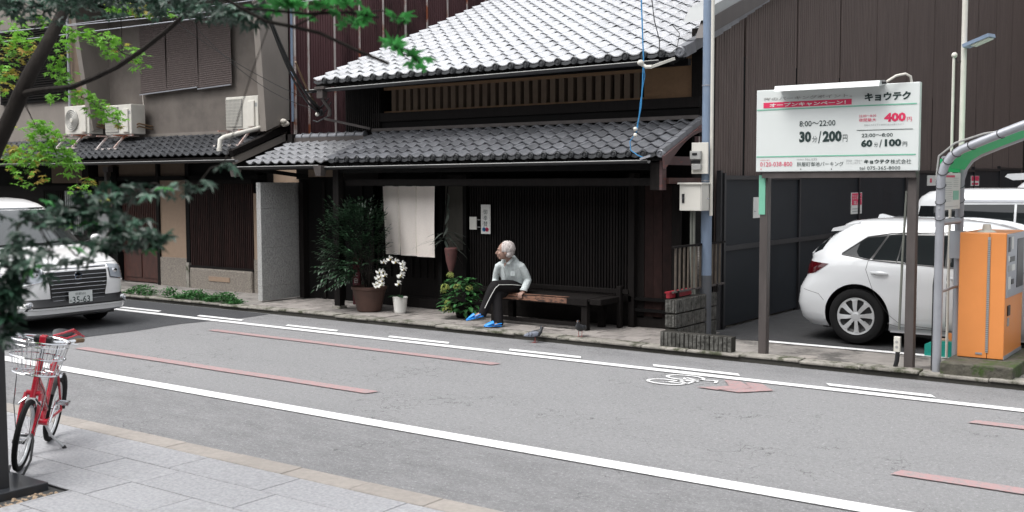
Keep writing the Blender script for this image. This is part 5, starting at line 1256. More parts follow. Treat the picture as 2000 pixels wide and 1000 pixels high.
# ================================================================ PIGEONS
def pigeon(name, label, x, y, z, ang, dark, headdir):
    t = thing(name, label, 'pigeon', (x, y, z), 'pigeons by the kerb', ang, True)
    mb = MB(); m0 = m_pigeond if dark else m_pigeon
    # body: tail, rump, back, breast, neck, head
    mb.loft([(-.15, 0, .085), (-.10, 0, .092), (-.05, 0, .105), (0, 0, .115), (.045, 0, .125), (.075, 0, .15), (.085, 0, .18), (.092, 0, .198), (.105, 0, .208)],
            [(.022, .006), (.032, .018), (.048, .038), (.055, .046), (.048, .044), (.030, .028), (.020, .020), (.020, .021), (.010, .012)], 14, upv=(0, 0, 1))
    mb.ball((.093, 0, .208), (.023, .018, .019), 10, 7)
    mb.build('body', m_pigeond, t, True)
    wg = MB()
    for sg in (-1, 1):
        wg.loft([(-.14, sg*.016, .092), (-.08, sg*.038, .106), (-.02, sg*.052, .118), (.03, sg*.048, .125), (.05, sg*.036, .128)], [(.005, .010), (.010, .026), (.012, .036), (.012, .032), (.006, .015)], 10, upv=(0, 0, 1))
    wo = wg.build('wings', m0, t, True)
    wb = MB()
    for sg in (-1, 1):
        for dx in (-.045, -.085): wb.loft([(dx, sg*.062 if dx > -.06 else sg*.050, .09), (dx+.012, sg*.0655 if dx > -.06 else sg*.054, .115), (dx+.006, sg*.056 if dx > -.06 else sg*.046, .14)], [(.004, .004)]*3, 6)
    wb.build('wing_bar', m_pigeond, wo)
    MB().loft([(.110, 0, .205), (.128, 0, .200)], [(.006, .006), (.001, .001)], 6).build('beak', m_grey, t)
    for sg in (-1, 1): MB().ball((.102, sg*.0165, .212), (.003, .003, .003), 6, 4).build('eye', m_orange, t)
    for sg in (-1, 1):
        lg = MB(); lg.tube([(.0, sg*.022, .08), (.004, sg*.024, .045), (-.002+.012*sg, sg*.024, .004)], .0035, 6)
        for a in (-.5, 0, .5, pi): lg.tube([(-.002+.012*sg, sg*.024, .004), (-.002+.012*sg+.026*cos(a), sg*.024+.026*sin(a), .003)], .0025, 5)
        lg.build('leg', m_pink, t)
    t.scale = (.9, .9, .9)
    return t
pigeon('pigeon', 'pale grey pigeon with dark wing bars walking on the road below the kerb', -7.17, 10.40, 0, .55, False, 0)
pigeon('pigeon', 'dark pigeon standing on the kerb below the end of the bench', -6.70, 10.66, GZ, -1.35, True, 0)

# ================================================================ SEATED MAN
MAN = thing('person', 'elderly white-haired man in pale shirt, dark trousers and blue clogs sitting on the bench end', 'person', (-8.1, 11.2, GZ))
def fuse(mb, name, mat, parent, voxel, smooth=3, mats=None):
    """several swellings grown into one continuous skin"""
    me = mb.mesh(name, mat); o = bpy.data.objects.new('tmp', me); col.objects.link(o)
    m = o.modifiers.new('r', 'REMESH'); m.mode = 'VOXEL'; m.voxel_size = voxel
    s_ = o.modifiers.new('s', 'SMOOTH'); s_.iterations = smooth; s_.factor = .5
    bpy.context.view_layer.update()
    m2 = bpy.data.meshes.new_from_object(o.evaluated_get(bpy.context.evaluated_depsgraph_get())); bpy.data.objects.remove(o)
    off = WL[parent.name]
    for v in m2.vertices: v.co -= off
    m2.polygons.foreach_set('use_smooth', [True]*len(m2.polygons)); m2.name = name
    m2.materials.clear(); m2.materials.append(mat)
    return link(name, m2, parent)
hd = V((-8.068, 11.035, 1.024)); fwd_ = V((-.80, -.60, -.02)).normalized(); sd2 = V((.60, -.80, 0)).normalized()  # looks to his right, up the street
def HP_(f, s, u): return hd + fwd_*f + sd2*s + V((0, 0, 1))*u
b = MB()
Rm = Matrix((fwd_, sd2, fwd_.cross(sd2))).transposed().to_3x3()
b.ball(HP_(-.01, 0, .020), (.098, .077, .092), 20, 14, Rm)          # skull
b.ball(HP_(.030, 0, -.035), (.068, .060, .078), 16, 12, Rm)         # face
b.ball(HP_(.052, 0, -.088), (.034, .038, .026), 12, 8, Rm)          # chin and jaw
b.loft([HP_(.088, 0, .008), HP_(.108, 0, -.020), HP_(.118, 0, -.032), HP_(.098, 0, -.042)], [(.010, .010), (.013, .012), (.016, .012), (.012, .008)], 8)   # nose
b.ball(HP_(.084, 0, .022), (.018, .045, .010), 10, 6, Rm)           # brow
b.ball(HP_(.090, 0, -.064), (.012, .024, .008), 10, 6, Rm); b.ball(HP_(.088, 0, -.074), (.012, .021, .008), 10, 6, Rm)
for q in (-1, 1):
    b.ball(HP_(-.005, q*.078, -.020), (.018, .009, .030), 10, 8, Rm); b.ball(HP_(.070, q*.038, -.035), (.018, .020, .022), 8, 6, Rm)
b.loft([V((-8.085, 11.19, .82)), V((-8.075, 11.15, .88)), V((-8.068, 11.10, .94)), HP_(-.02, 0, -.04)], [.062, .050, .048, .055], 16)
b.loft([(-8.11, 11.33, .50), (-8.11, 11.32, .60), (-8.10, 11.25, .72), (-8.09, 11.18, .80), (-8.085, 11.15, .84)], [(.15, .11), (.14, .11), (.155, .11), (.13, .08), (.06, .05)], 20)
def limb(mb, pts, rs, n=14): mb.loft(pts, rs, n)
RS, RE, RH = V((-8.24, 11.14, .825)), V((-8.33, 11.18, .63)), V((-8.27, 11.06, .52))
LS, LE, LW = V((-7.945, 11.20, .830)), V((-7.90, 11.28, .635)), V((-7.862, 11.145, .500))
limb(b, [RS, RE, RH], [.045, .036, .026]); limb(b, [LS, LE, LW], [.045, .036, .026])
# legs
LH, LK, LA = V((-8.03, 11.30, .53)), V((-8.10, 10.82, .585)), V((-8.155, 10.70, .29))
RH_, RK, RA = V((-8.19, 11.30, .53)), V((-8.08, 10.86, .46)), V((-7.985, 10.80, .15))
limb(b, [LH, LK+V((0, .02, -.01)), LA], [.065, .040, .033]); limb(b, [RH_, RK+V((0, .01, -.01)), RA], [.065, .040, .033])
limb(b, [LA, LA+V((-.02, -.03, -.05)), LA+V((-.07, -.10, -.085))], [.036, .036, .026]); limb(b, [RA, RA+V((-.0, -.03, -.04)), RA+V((-.05, -.11, -.06))], [.036, .034, .025])
# left hand closed over the front edge of the seat: palm, four fingers and thumb
palm = V((-7.858, 11.105, .488))
b.loft([LW, V((-7.858, 11.125, .494)), V((-7.858, 11.098, .489)), V((-7.858, 11.080, .482))], [(.024, .018), (.032, .016), (.036, .014), (.034, .011)], 12)
for i, L in enumerate((.92, 1.05, 1.0, .8)):
    x = -7.885+i*.0175
    b.tube([(x+.003, 11.092, .484), (x, 11.074, .478), (x-.002, 11.067, .462), (x-.003, 11.070, .462-.030*L), (x-.003, 11.074, .452-.034*L)], .0078, 7)
b.tube([(-7.890, 11.120, .488), (-7.908, 11.100, .482), (-7.914, 11.082, .476), (-7.908, 11.074, .464)], .0085, 7)
# right hand rests on the seat behind the thigh
b.loft([RH, V((-8.268, 11.04, .500)), V((-8.265, 11.01, .490))], [(.026, .02), (.036, .014), (.033, .012)], 12)
for i in range(4): b.tube([(-8.29+i*.018, 11.01, .491), (-8.292+i*.018, 10.985, .489), (-8.292+i*.018, 10.962-(.004 if i in (1, 2) else -.004), .482)], .0075, 7)
b.tube([(-8.235, 11.03, .495), (-8.215, 11.01, .492), (-8.212, 10.99, .488)], .008, 7)
body = fuse(b, 'body', m_skin, MAN, .0052, 2)
# eyes, mouth line
for q in (-1, 1):
    MB().ball(HP_(.079, q*.027, .004), (.007, .008, .004), 8, 6, Rm).build('eye', m_linen, MAN, True)
    MB().ball(HP_(.086, q*.027, .003), (.004, .0045, .0045), 8, 6, Rm).build('iris', m_carblack, MAN, True)
MB().tube([HP_(.094, -.018, -.069), HP_(.1005, 0, -.068), HP_(.094, .018, -.069)], .0022, 5).build('mouth', M('lip', (.20, .07, .06), .6), MAN)
hr = MB(); hr.ball(HP_(-.030, 0, .034), (.094, .086, .092), 18, 12, Rm); hr.ball(HP_(-.060, 0, -.020), (.062, .080, .070), 14, 10, Rm)
for q in (-1, 1): hr.ball(HP_(-.005, q*.068, .018), (.045, .022, .048), 12, 8, Rm); hr.ball(HP_(-.045, q*.060, -.045), (.04, .03, .04), 12, 8, Rm)
for i in range(230):
    a = R_.uniform(.55, 2*pi-.55); el = R_.uniform(-.1, 1.35); L = R_.uniform(.4, .8); pts = []
    for k in range(4):
        e2 = el-L*k/3; e2 = max(e2, -.75); aa = a+.12*sin(k+i)
        pts.append(HP_(-.028+.099*cos(aa)*cos(e2), .090*sin(aa)*cos(e2), .028+.098*sin(e2)))
    hr.loft(pts, [.007, .0085, .007, .003], 5)
hair = fuse(hr, 'hair', m_hair, MAN, .0042, 1)
# trim hair away from the face
bm = bmesh.new(); bm.from_mesh(hair.data); o_ = WL[MAN.name]
kill = [v for v in bm.verts if ((v.co+o_-hd).dot(fwd_) > .045 and (v.co+o_-hd).z < .075) or ((v.co+o_-hd).dot(fwd_) > .012 and (v.co+o_-hd).z < -.01)]
bmesh.ops.delete(bm, geom=kill, context='VERTS'); bm.to_mesh(hair.data); bm.free()
# shirt
s_ = MB()
s_.loft([(-8.12, 11.31, .515), (-8.12, 11.31, .58), (-8.12, 11.28, .66), (-8.105, 11.235, .74), (-8.09, 11.195, .835), (-8.08, 11.185, .895), (-8.072, 11.165, .930)],
        [(.165, .145), (.168, .148), (.170, .135), (.172, .122), (.158, .105), (.108, .080), (.068, .064)], 24)
s_.ball(RS+V((.02, .01, 0)), (.056, .056, .050)); s_.ball(LS+V((-.02, 0, 0)), (.058, .058, .052))
limb(s_, [RS, (RS+RE)/2+V((-.01, 0, 0)), RE, (RE+RH)/2, RH+V((0, .01, .015))], [.052, .046, .043, .040, .036])
limb(s_, [LS, (LS+LE)/2+V((.012, .01, 0)), LE+V((.008, .01, 0)), (LE+LW)/2+V((.006, .004, 0)), LW+V((.0, .012, .026)), LW+V((0, .006, .012))], [.055, .053, .051, .049, .043, .042])
for k in range(7): s_.ball((-8.12+R_.uniform(-.1, .1), 11.19, .56+R_.uniform(0, .12)), (.05, .02, .012), 8, 6, Euler((0, R_.uniform(-.6, .6), 0)).to_matrix())
shirt = fuse(s_, 'shirt', m_shirt, MAN, .009, 3)
cl = MB(); nk = V((-8.077, 11.125, .915))
for q in (-1, 1):
    p0 = nk+V((q*.058, .04, .012)); p1 = nk+V((q*.058, -.025, .010)); p2 = nk+V((q*.020, -.082, -.055)); p3 = nk+V((q*.075, -.085, -.050)); p4 = nk+V((q*.088, -.03, -.012)); p5 = nk+V((q*.080, .03, -.006))
    cl.add([p0, p1, p2, p3, p4, p5], [(0, 1, 4, 5), (1, 2, 3, 4)])
    cl.add([p+V((0, -.004, -.007)) for p in (p0, p1, p2, p3, p4, p5)], [(0, 1, 4, 5), (1, 2, 3, 4)])
cl.build('collar', m_shirt, MAN)
MB().add([nk+V((-.022, -.070, -.046)), nk+V((.022, -.070, -.046)), nk+V((.0, -.094, -.10))], [(0, 1, 2)]).build('neck_opening', m_skin, MAN)
MB().beam(nk+V((.0, -.098, -.10)), V((-8.12, 11.145, .60)), .022, .008, (0, -1, 0)).build('button_placket', m_shirt, MAN)
MB().add([(-8.035, 11.105, .765), (-7.975, 11.120, .765), (-7.978, 11.122, .700), (-8.04, 11.108, .698)], [(0, 1, 2, 3)]).build('pocket', m_shirt, MAN)
MB().loft([LW+V((0, .004, .010)), LW+V((0, .012, .030))], [(.050, .046), (.052, .049)], 16).build('cuff', m_shirt, MAN, True)
# trousers
t_ = MB()
t_.loft([(-8.11, 11.36, .475), (-8.11, 11.34, .55), (-8.11, 11.32, .60)], [(.16, .12), (.165, .13), (.15, .12)], 20)
limb(t_, [LH, (LH+LK)/2+V((0, 0, .015)), LK+V((0, .02, .0)), LK+V((-.005, -.01, -.04)), (LK+LA)/2, LA+V((-.018, -.022, -.066))], [.092, .082, .072, .066, .060, .056])
limb(t_, [RH_, (RH_+RK)/2, RK, (RK+RA)/2, RA+V((-.004, -.008, -.052))], [.090, .080, .070, .060, .058])
for k in range(0): t_.ball(LA+V((R_.uniform(-.03, .03), R_.uniform(-.02, .03), .05+k*.03)), (.05, .05, .008), 8, 5, Euler((R_.uniform(-.5, .5), R_.uniform(-.5, .5), 0)).to_matrix())
fuse(t_, 'trousers', m_trous, MAN, .009, 3)
MB().tube([LH+V((.088, 0, .03)), (LH+LK)/2+V((.085, 0, .035)), LK+V((.072, .03, .02)), LK+V((.06, -.035, -.02)), (LK+LA)/2+V((.048, -.035, .01)), LA+V((.042, -.036, .03))], .0045, 5).build('side_piping', m_paper, MAN)
def clog(p, d, up_):
    d = V(d).normalized(); u = V(up_); r = d.cross(u).normalized(); u = r.cross(d).normalized(); o = V(p)
    def Q(a, b_, c): return o+d*a+r*b_+u*c
    c = MB()
    c.loft([Q(-.10, 0, .004), Q(-.05, 0, .004), Q(0, 0, .004), Q(.06, 0, .004), Q(.105, 0, .006), Q(.122, 0, .010)], [(.028, .012), (.036, .012), (.036, .012), (.043, .012), (.034, .012), (.012, .010)], 12, upv=u)
    c.loft([Q(.0, 0, .045), Q(.035, 0, .036), Q(.08, 0, .022), Q(.115, 0, .012)], [(.040, .030), (.044, .026), (.040, .020), (.020, .010)], 12, upv=u)
    c.tube([Q(.0, -.040, .02), Q(-.05, -.038, .032), Q(-.098, -.02, .034), Q(-.105, 0, .034), Q(-.098, .02, .034), Q(-.05, .038, .032), Q(0, .040, .02)], .008, 6)
    o2 = c.build('clog', m_blue, MAN, True)
    MB().tube([Q(.02, -.043, .03), Q(.03, 0, .066), Q(.02, .043, .03)], .005, 5).build('strap', m_carblack, o2)
    MB().ball(Q(-.06, 0, .024), (.030, .030, .016), 8, 6).build('insole', m_orange, o2)
clog(LA+V((-.065, -.085, -.10)), (-.75, -.60, -.25), (-.3, 0, 1)); clog((-8.02, 10.72, GZ+.012), (-.62, -.75, 0), (0, 0, 1))

# ================================================================ RED BICYCLE
BK = thing('bicycle', 'small red bicycle with wire basket leaning on its kickstand on the near pavement', 'bicycle', (-6.96, 4.005, .028), None, 0, True)
BK.rotation_euler = (rad(-10), 0, math.atan2(-.57, .60))
def bwheel(x):
    wv = MB(); r = .235; n = 40
    wv.tube([(x+(r-.018)*cos(i*2*pi/n), 0, r+(r-.018)*sin(i*2*pi/n)) for i in range(n+1)], .019, 8); o = wv.build('wheel', m_tyre, BK, True)
    q = MB(); q.tube([(x+(r-.042)*cos(i*2*pi/n), 0, r+(r-.042)*sin(i*2*pi/n)) for i in range(n+1)], .010, 6); q.build('rim', m_silver, o, True)
    sp_ = MB()
    for i in range(24):
        a = i*2*pi/24; s2 = .03 if i % 2 else -.03
        sp_.tube([(x+.015*cos(a+.8), s2, r+.015*sin(a+.8)), (x+(r-.045)*cos(a), 0, r+(r-.045)*sin(a))], .0014, 3)
    sp_.build('spokes', m_silver, o); MB().tube([(x, -.045, r), (x, .045, r)], .014, 10).build('hub', m_chrome, o)
bwheel(-.415); bwheel(.415)
fm = MB()
hb, ht = V((.335, 0, .50)), V((.275, 0, .72)); st0, st1 = V((-.06, 0, .22)), V((-.215, 0, .66))
fm.tube([hb+V((.01, 0, -.03)), ht], .021, 10); fm.tube([st0, st1], .018, 10)
fm.tube([V((.295, 0, .65)), V((-.165, 0, .52))], .013, 8); fm.tube([V((.315, 0, .585)), V((-.10, 0, .30))], .022, 10); fm.tube([V((.30, 0, .62)), V((.10, 0, .50)), V((-.12, 0, .36))], .010, 8)
fm.tube([(-.06, -.04, .22), (-.06, .04, .22)], .024, 10)
for q in (-1, 1):
    fm.tube([V((-.06, q*.025, .22)), V((-.415, q*.05, .235))], .010, 8); fm.tube([V((-.19, q*.02, .60)), V((-.415, q*.05, .235))], .009, 8)
fm.build('frame', m_bikered, BK, True)
fk = MB(); fk.tube([V((.335, -.045, .50)), V((.335, .045, .50))], .018, 8)
for q in (-1, 1): fk.tube([V((.335, q*.045, .50)), V((.375, q*.055, .40)), V((.415, q*.05, .235))], .013, 8)
fk.build('fork', m_bikered, BK, True)
br_ = MB()
for q in (-1, 1): br_.tube([(.35, q*.05, .46), (.40, q*.065, .44), (.385, q*.03, .475)], .007, 5); br_.box(.39, .42, q*.025-.008, q*.025+.008, .42, .44)
br_.build('front_brake', m_chrome, BK)
sm_ = MB(); sm_.tube([ht, V((.262, 0, .79)), V((.27, 0, .835))], .012, 8); sm_.tube([V((.22, -.185, .86)), V((.275, -.13, .85)), V((.285, -.06, .84)), V((.285, .06, .84)), V((.275, .13, .85)), V((.22, .185, .86))], .011, 8); sm_.build('handlebar', m_chrome, BK, True)
for q in (-1, 1):
    MB().tube([V((.22, q*.185, .86)), V((.165, q*.225, .862))], .016, 8).build('grip', m_wiret, BK, True)
    MB().tube([V((.27, q*.13, .855)), V((.30, q*.16, .85)), V((.26, q*.21, .845))], .006, 6).build('brake_lever', m_chrome, BK, True)
MB().rbox(.255, .31, -.06, .06, .815, .875, .012).build('bar_clamp', m_carblack, BK); MB().rbox(.25, .315, -.022, .022, .812, .88, .008).build('red_reflector', m_bikered, BK)
MB().tube([(.24, .10, .90), (.19, .16, .93), (.14, .20, .90), (.18, .12, .86), (.24, .05, .88), (.2, .15, .92), (.12, .22, .88)], .007, 6).build('coil_lock', m_bikered, BK, True)
bk = MB()
def bring(rx, ry, z, r, cx=.38):
    bk.tube([(cx+rx*cos(i*2*pi/28), ry*sin(i*2*pi/28), z+.0*cos(i*2*pi/28)) for i in range(29)], r, 6)
bring(.15, .185, .865, .0065); bring(.148, .18, .835, .004); bring(.135, .172, .755, .0045); bring(.11, .14, .645, .0055); bring(.06, .08, .643, .003)
for i in range(30):
    a = i*2*pi/30; bk.tube([(.38+.15*cos(a), .185*sin(a), .865), (.38+.11*cos(a), .14*sin(a), .645)], .0022, 4)
for i in range(9): y = -.12+.03*i; hx = .11*sqrt(max(0, 1-(y/.14)**2)); bk.tube([(.38-hx, y, .645), (.38+hx, y, .645)], .0022, 4)
bk.build('basket', m_chrome, BK, True)
MB().tube([V((.415, -.05, .235)), V((.44, -.09, .45)), V((.43, -.10, .645))], .004, 5).build('basket_stay', m_chrome, BK); MB().tube([V((.415, .05, .235)), V((.44, .09, .45)), V((.43, .10, .645))], .004, 5).build('basket_stay', m_chrome, BK)
MB().tube([st1, V((-.245, 0, .78))], .012, 8).build('seat_post', m_chrome, BK, True); MB().tube([V((-.208, 0, .635)), V((-.22, 0, .67))], .024, 10).build('seat_clamp', m_chrome, BK)
sa = MB(); sa.loft([(-.38, 0, .80), (-.34, 0, .81), (-.27, 0, .80), (-.18, 0, .80), (-.12, 0, .795)], [(.05, .02), (.075, .03), (.06, .025), (.028, .018), (.014, .01)], 12, upv=(0, 0, 1)); sa.build('saddle', m_carblack, BK, True)
fd = MB(); r = .262
fd.loft([(-.415+r*cos(a), 0, .235+r*sin(a)) for a in [rad(35+13*i) for i in range(13)]], [(.028, .006)]*13, 8); fd.build('mudguard', m_carblack, BK, True)
MB().loft([(-.415+(r+.004)*cos(a), .02, .235+(r+.004)*sin(a)) for a in [rad(70+10*i) for i in range(5)]], [(.012, .004)]*5, 6).build('guard_edge', m_chrome, BK)
cr_ = MB(); cr_.tube([(-.06, .05, .22), (-.13, .06, .355)], .009, 8); cr_.tube([(-.06, -.05, .22), (.01, -.06, .085)], .009, 8); cr_.build('crank', m_chrome, BK, True)
cr2 = MB(); cr2.lathe([(.075, -.003), (.078, 0), (.075, .003), (.06, .003), (.06, -.003)], (-.06, -.042, .22), 28, 'Y'); cr2.build('chain_ring', m_boxd, BK)
MB().tube([(-.06, -.042, .298), (-.415, -.05, .265)], .004, 4).build('chain', m_boxd, BK); MB().tube([(-.06, -.042, .145), (-.415, -.05, .205)], .004, 4).build('chain', m_boxd, BK)
for y0, z0, x0 in ((.065, .355, -.13), (-.15, .085, .01)):
    pm = MB(); pm.box(x0-.035, x0+.035, y0, y0+.012, z0-.010, z0+.010); pm.box(x0-.035, x0+.035, y0+.073, y0+.085, z0-.010, z0+.010); pm.box(x0-.04, x0-.030, y0, y0+.085, z0-.010, z0+.010); pm.box(x0+.030, x0+.04, y0, y0+.085, z0-.010, z0+.010); pm.tube([(x0, y0, z0), (x0, y0+.085, z0)], .008, 6)
    pm.build('pedal', m_chrome, BK); MB().box(x0-.042, x0-.040, y0+.02, y0+.065, z0-.007, z0+.007).build('pedal_reflector', m_tail, BK)
MB().tube([(-.09, .02, .20), (-.12, .06, .12), (-.15, .155, .035)], .009, 8).build('kickstand', m_silver, BK, True); MB().tube([(-.148, .15, .045), (-.155, .168, .018)], .014, 8).build('stand_foot', m_carblack, BK)
MB().tube([(.31, .02, .80), (.40, .03, .70), (.36, .03, .58), (.20, .03, .50), (-.08, .03, .30)], .003, 5).build('brake_cable', m_wire, BK, True)
lk = MB(); lk.tube([(.40, .04, .26), (.47, .07, .22), (.56, .09, .12), (.60, .07, .035), (.66, .03, .02), (.62, -.02, .02), (.5, -.04, .05)], .008, 6); lk.build('cable_lock', m_carblack, BK, True)

# ================================================================ TREE PIT, BLACK POST
BP = thing('black_post', 'thick matte black post with dark base slab at the left edge of the picture', 'post', (-6.4, 3.38, .03))
MB().rbox(-6.52, -6.215, 3.35, 3.41, .05, 1.32, .004).build('post', m_blackm, BP)
MB().rbox(-7.3, -6.13, 2.85, 3.61, -.02, .062, .004).build('base_slab', m_blkplate, BP)
MB().box(-7.5, -5.98, 2.62, 3.655, -.1, -.03).build('pit_floor', m_kerbd, near); MB().box(-7.6, -5.98, 3.656, 3.664, -.1, .024).build('pit_edge', m_blackm, near)
pb = MB()
for i in range(420):
    x = R_.uniform(-6.11, -5.99); y = R_.uniform(2.7, 3.62); r = R_.uniform(.012, .022)
    pb.ball((x, y, -.02+R_.uniform(0, .03)), (r, r*.8, r*.6), 6, 4, Euler((R_.random(), R_.random(), R_.uniform(0, 3))).to_matrix())
tag(pb.build('pebbles', m_pebble, None, True), 'tan pebbles filling the slot beside the black base slab', 'pebbles', None, 'stuff')

# ================================================================ WIRES
def wire(label, paths, mat, rs, group='overhead cables'):
    t = thing('overhead_cable', label, 'cable', paths[0][0], group)
    for p, r in zip(paths, rs): MB().tube(p, r, 6).build('cable', mat, t, True)
    return t
def sag(a, b, s, n=14):
    a, b = V(a), V(b); return [a+(b-a)*i/n - V((0, 0, s*4*(i/n)*(1-i/n))) for i in range(n+1)]
t = wire('thick black bundle of cables dropping to the roof corner past the taupe fin', [sag((-9.75, 8.2, 4.9), (-12.25, 11.85, 3.03), .30), sag((-9.8, 8.2, 4.9), (-12.20, 11.85, 3.05), .36), sag((-9.7, 8.2, 4.9), (-12.25, 11.85, 2.99), .42)], m_wire, [.022, .014, .016], None)
MB().tube(sag((-11.6, 10.8, 3.62), (-12.22, 11.84, 3.06), .06), .016, 6).build('cable', m_wiret, t, True)
bb = MB(); bb.ball((-12.2, 11.85, 2.98), (.05, .04, .06)); bb.tube([(-12.3, 11.9, 3.0), (-11.95, 11.8, 3.18)], .012, 6); bb.tube([(-12.2, 11.9, 2.93), (-11.9, 11.8, 3.12)], .010, 6); bb.tube([(-12.35, 11.85, 2.86), (-12.2, 11.8, 2.83), (-12.0, 11.9, 2.95)], .012, 6); bb.build('clamp', m_blackm, t, True)
MB().ball((-12.21, 11.80, 2.95), (.035, .03, .035)).build('insulator', m_ivory, t, True)
wire('pair of thin pale wires crossing high in front of the grey house', [sag((-22, 10.3, 4.72), (-9, 10.3, 4.30), .05), sag((-22, 10.1, 4.60), (-9, 10.2, 4.42), .05), sag((-22, 10.5, 4.50), (-11.2, 10.5, 4.34), .02)], m_grey, [.008, .006, .009], None)
wire('thin dark wires slanting to the roof corner in front of the fin wall', [sag((-13.9, 10.4, 4.4), (-12.25, 11.85, 3.12), .10), sag((-13.6, 10.6, 4.3), (-12.25, 11.85, 3.02), .22)], m_wire, [.005, .005], None)
t = wire('bright blue service cable hanging down past the tiled eaves', [[(-6.08, 10.95, 4.9), (-6.06, 10.93, 4.0), (-6.02, 10.92, 3.3), (-6.03, 10.92, 3.0), (-6.05, 10.92, 2.75), (-6.11, 10.92, 2.46)], [(-6.11, 10.92, 2.46), (-6.18, 10.9, 2.36), (-6.17, 10.9, 2.26), (-6.08, 10.9, 2.20), (-6.0, 10.9, 2.17)], [(-6.03, 10.93, 3.3), (-6.0, 10.92, 3.1), (-6.06, 10.92, 2.8), (-6.09, 10.92, 2.5)]], m_wireb, [.009, .006, .004], None)
ins = MB(); ins.tube([(-6.06, 10.93, 3.24), (-5.99, 10.93, 3.20), (-5.93, 10.95, 3.20)], .022, 8); ins.ball((-6.05, 10.91, 3.25), (.04, .04, .035)); ins.ball((-6.11, 10.90, 2.50), (.025, .025, .025)); ins.ball((-6.11, 10.90, 2.43), (.025, .025, .025)); ins.build('insulator', m_ivory, t, True)
MB().beam((-5.94, 10.96, 3.20), (-5.80, 11.25, 3.31), .03, .03).build('bracket', m_ivory, t); MB().beam((-6.03, 10.88, 2.155), (-5.90, 10.88, 2.19), .03, .025).build('bracket', m_grey, t)
MB().tube([(-6.0, 10.9, 4.6), (-5.90, 10.95, 3.72), (-5.86, 11.0, 3.5), (-5.86, 11.0, 3.38), (-5.80, 11.1, 3.32)], .006, 5).build('lead', m_wire, t, True)
MB().tube([(-5.83, 11.1, 3.32), (-5.74, 11.2, 3.42), (-5.76, 11.3, 3.6), (-5.85, 11.3, 3.7)], .005, 5).build('lead', m_wire, t, True)

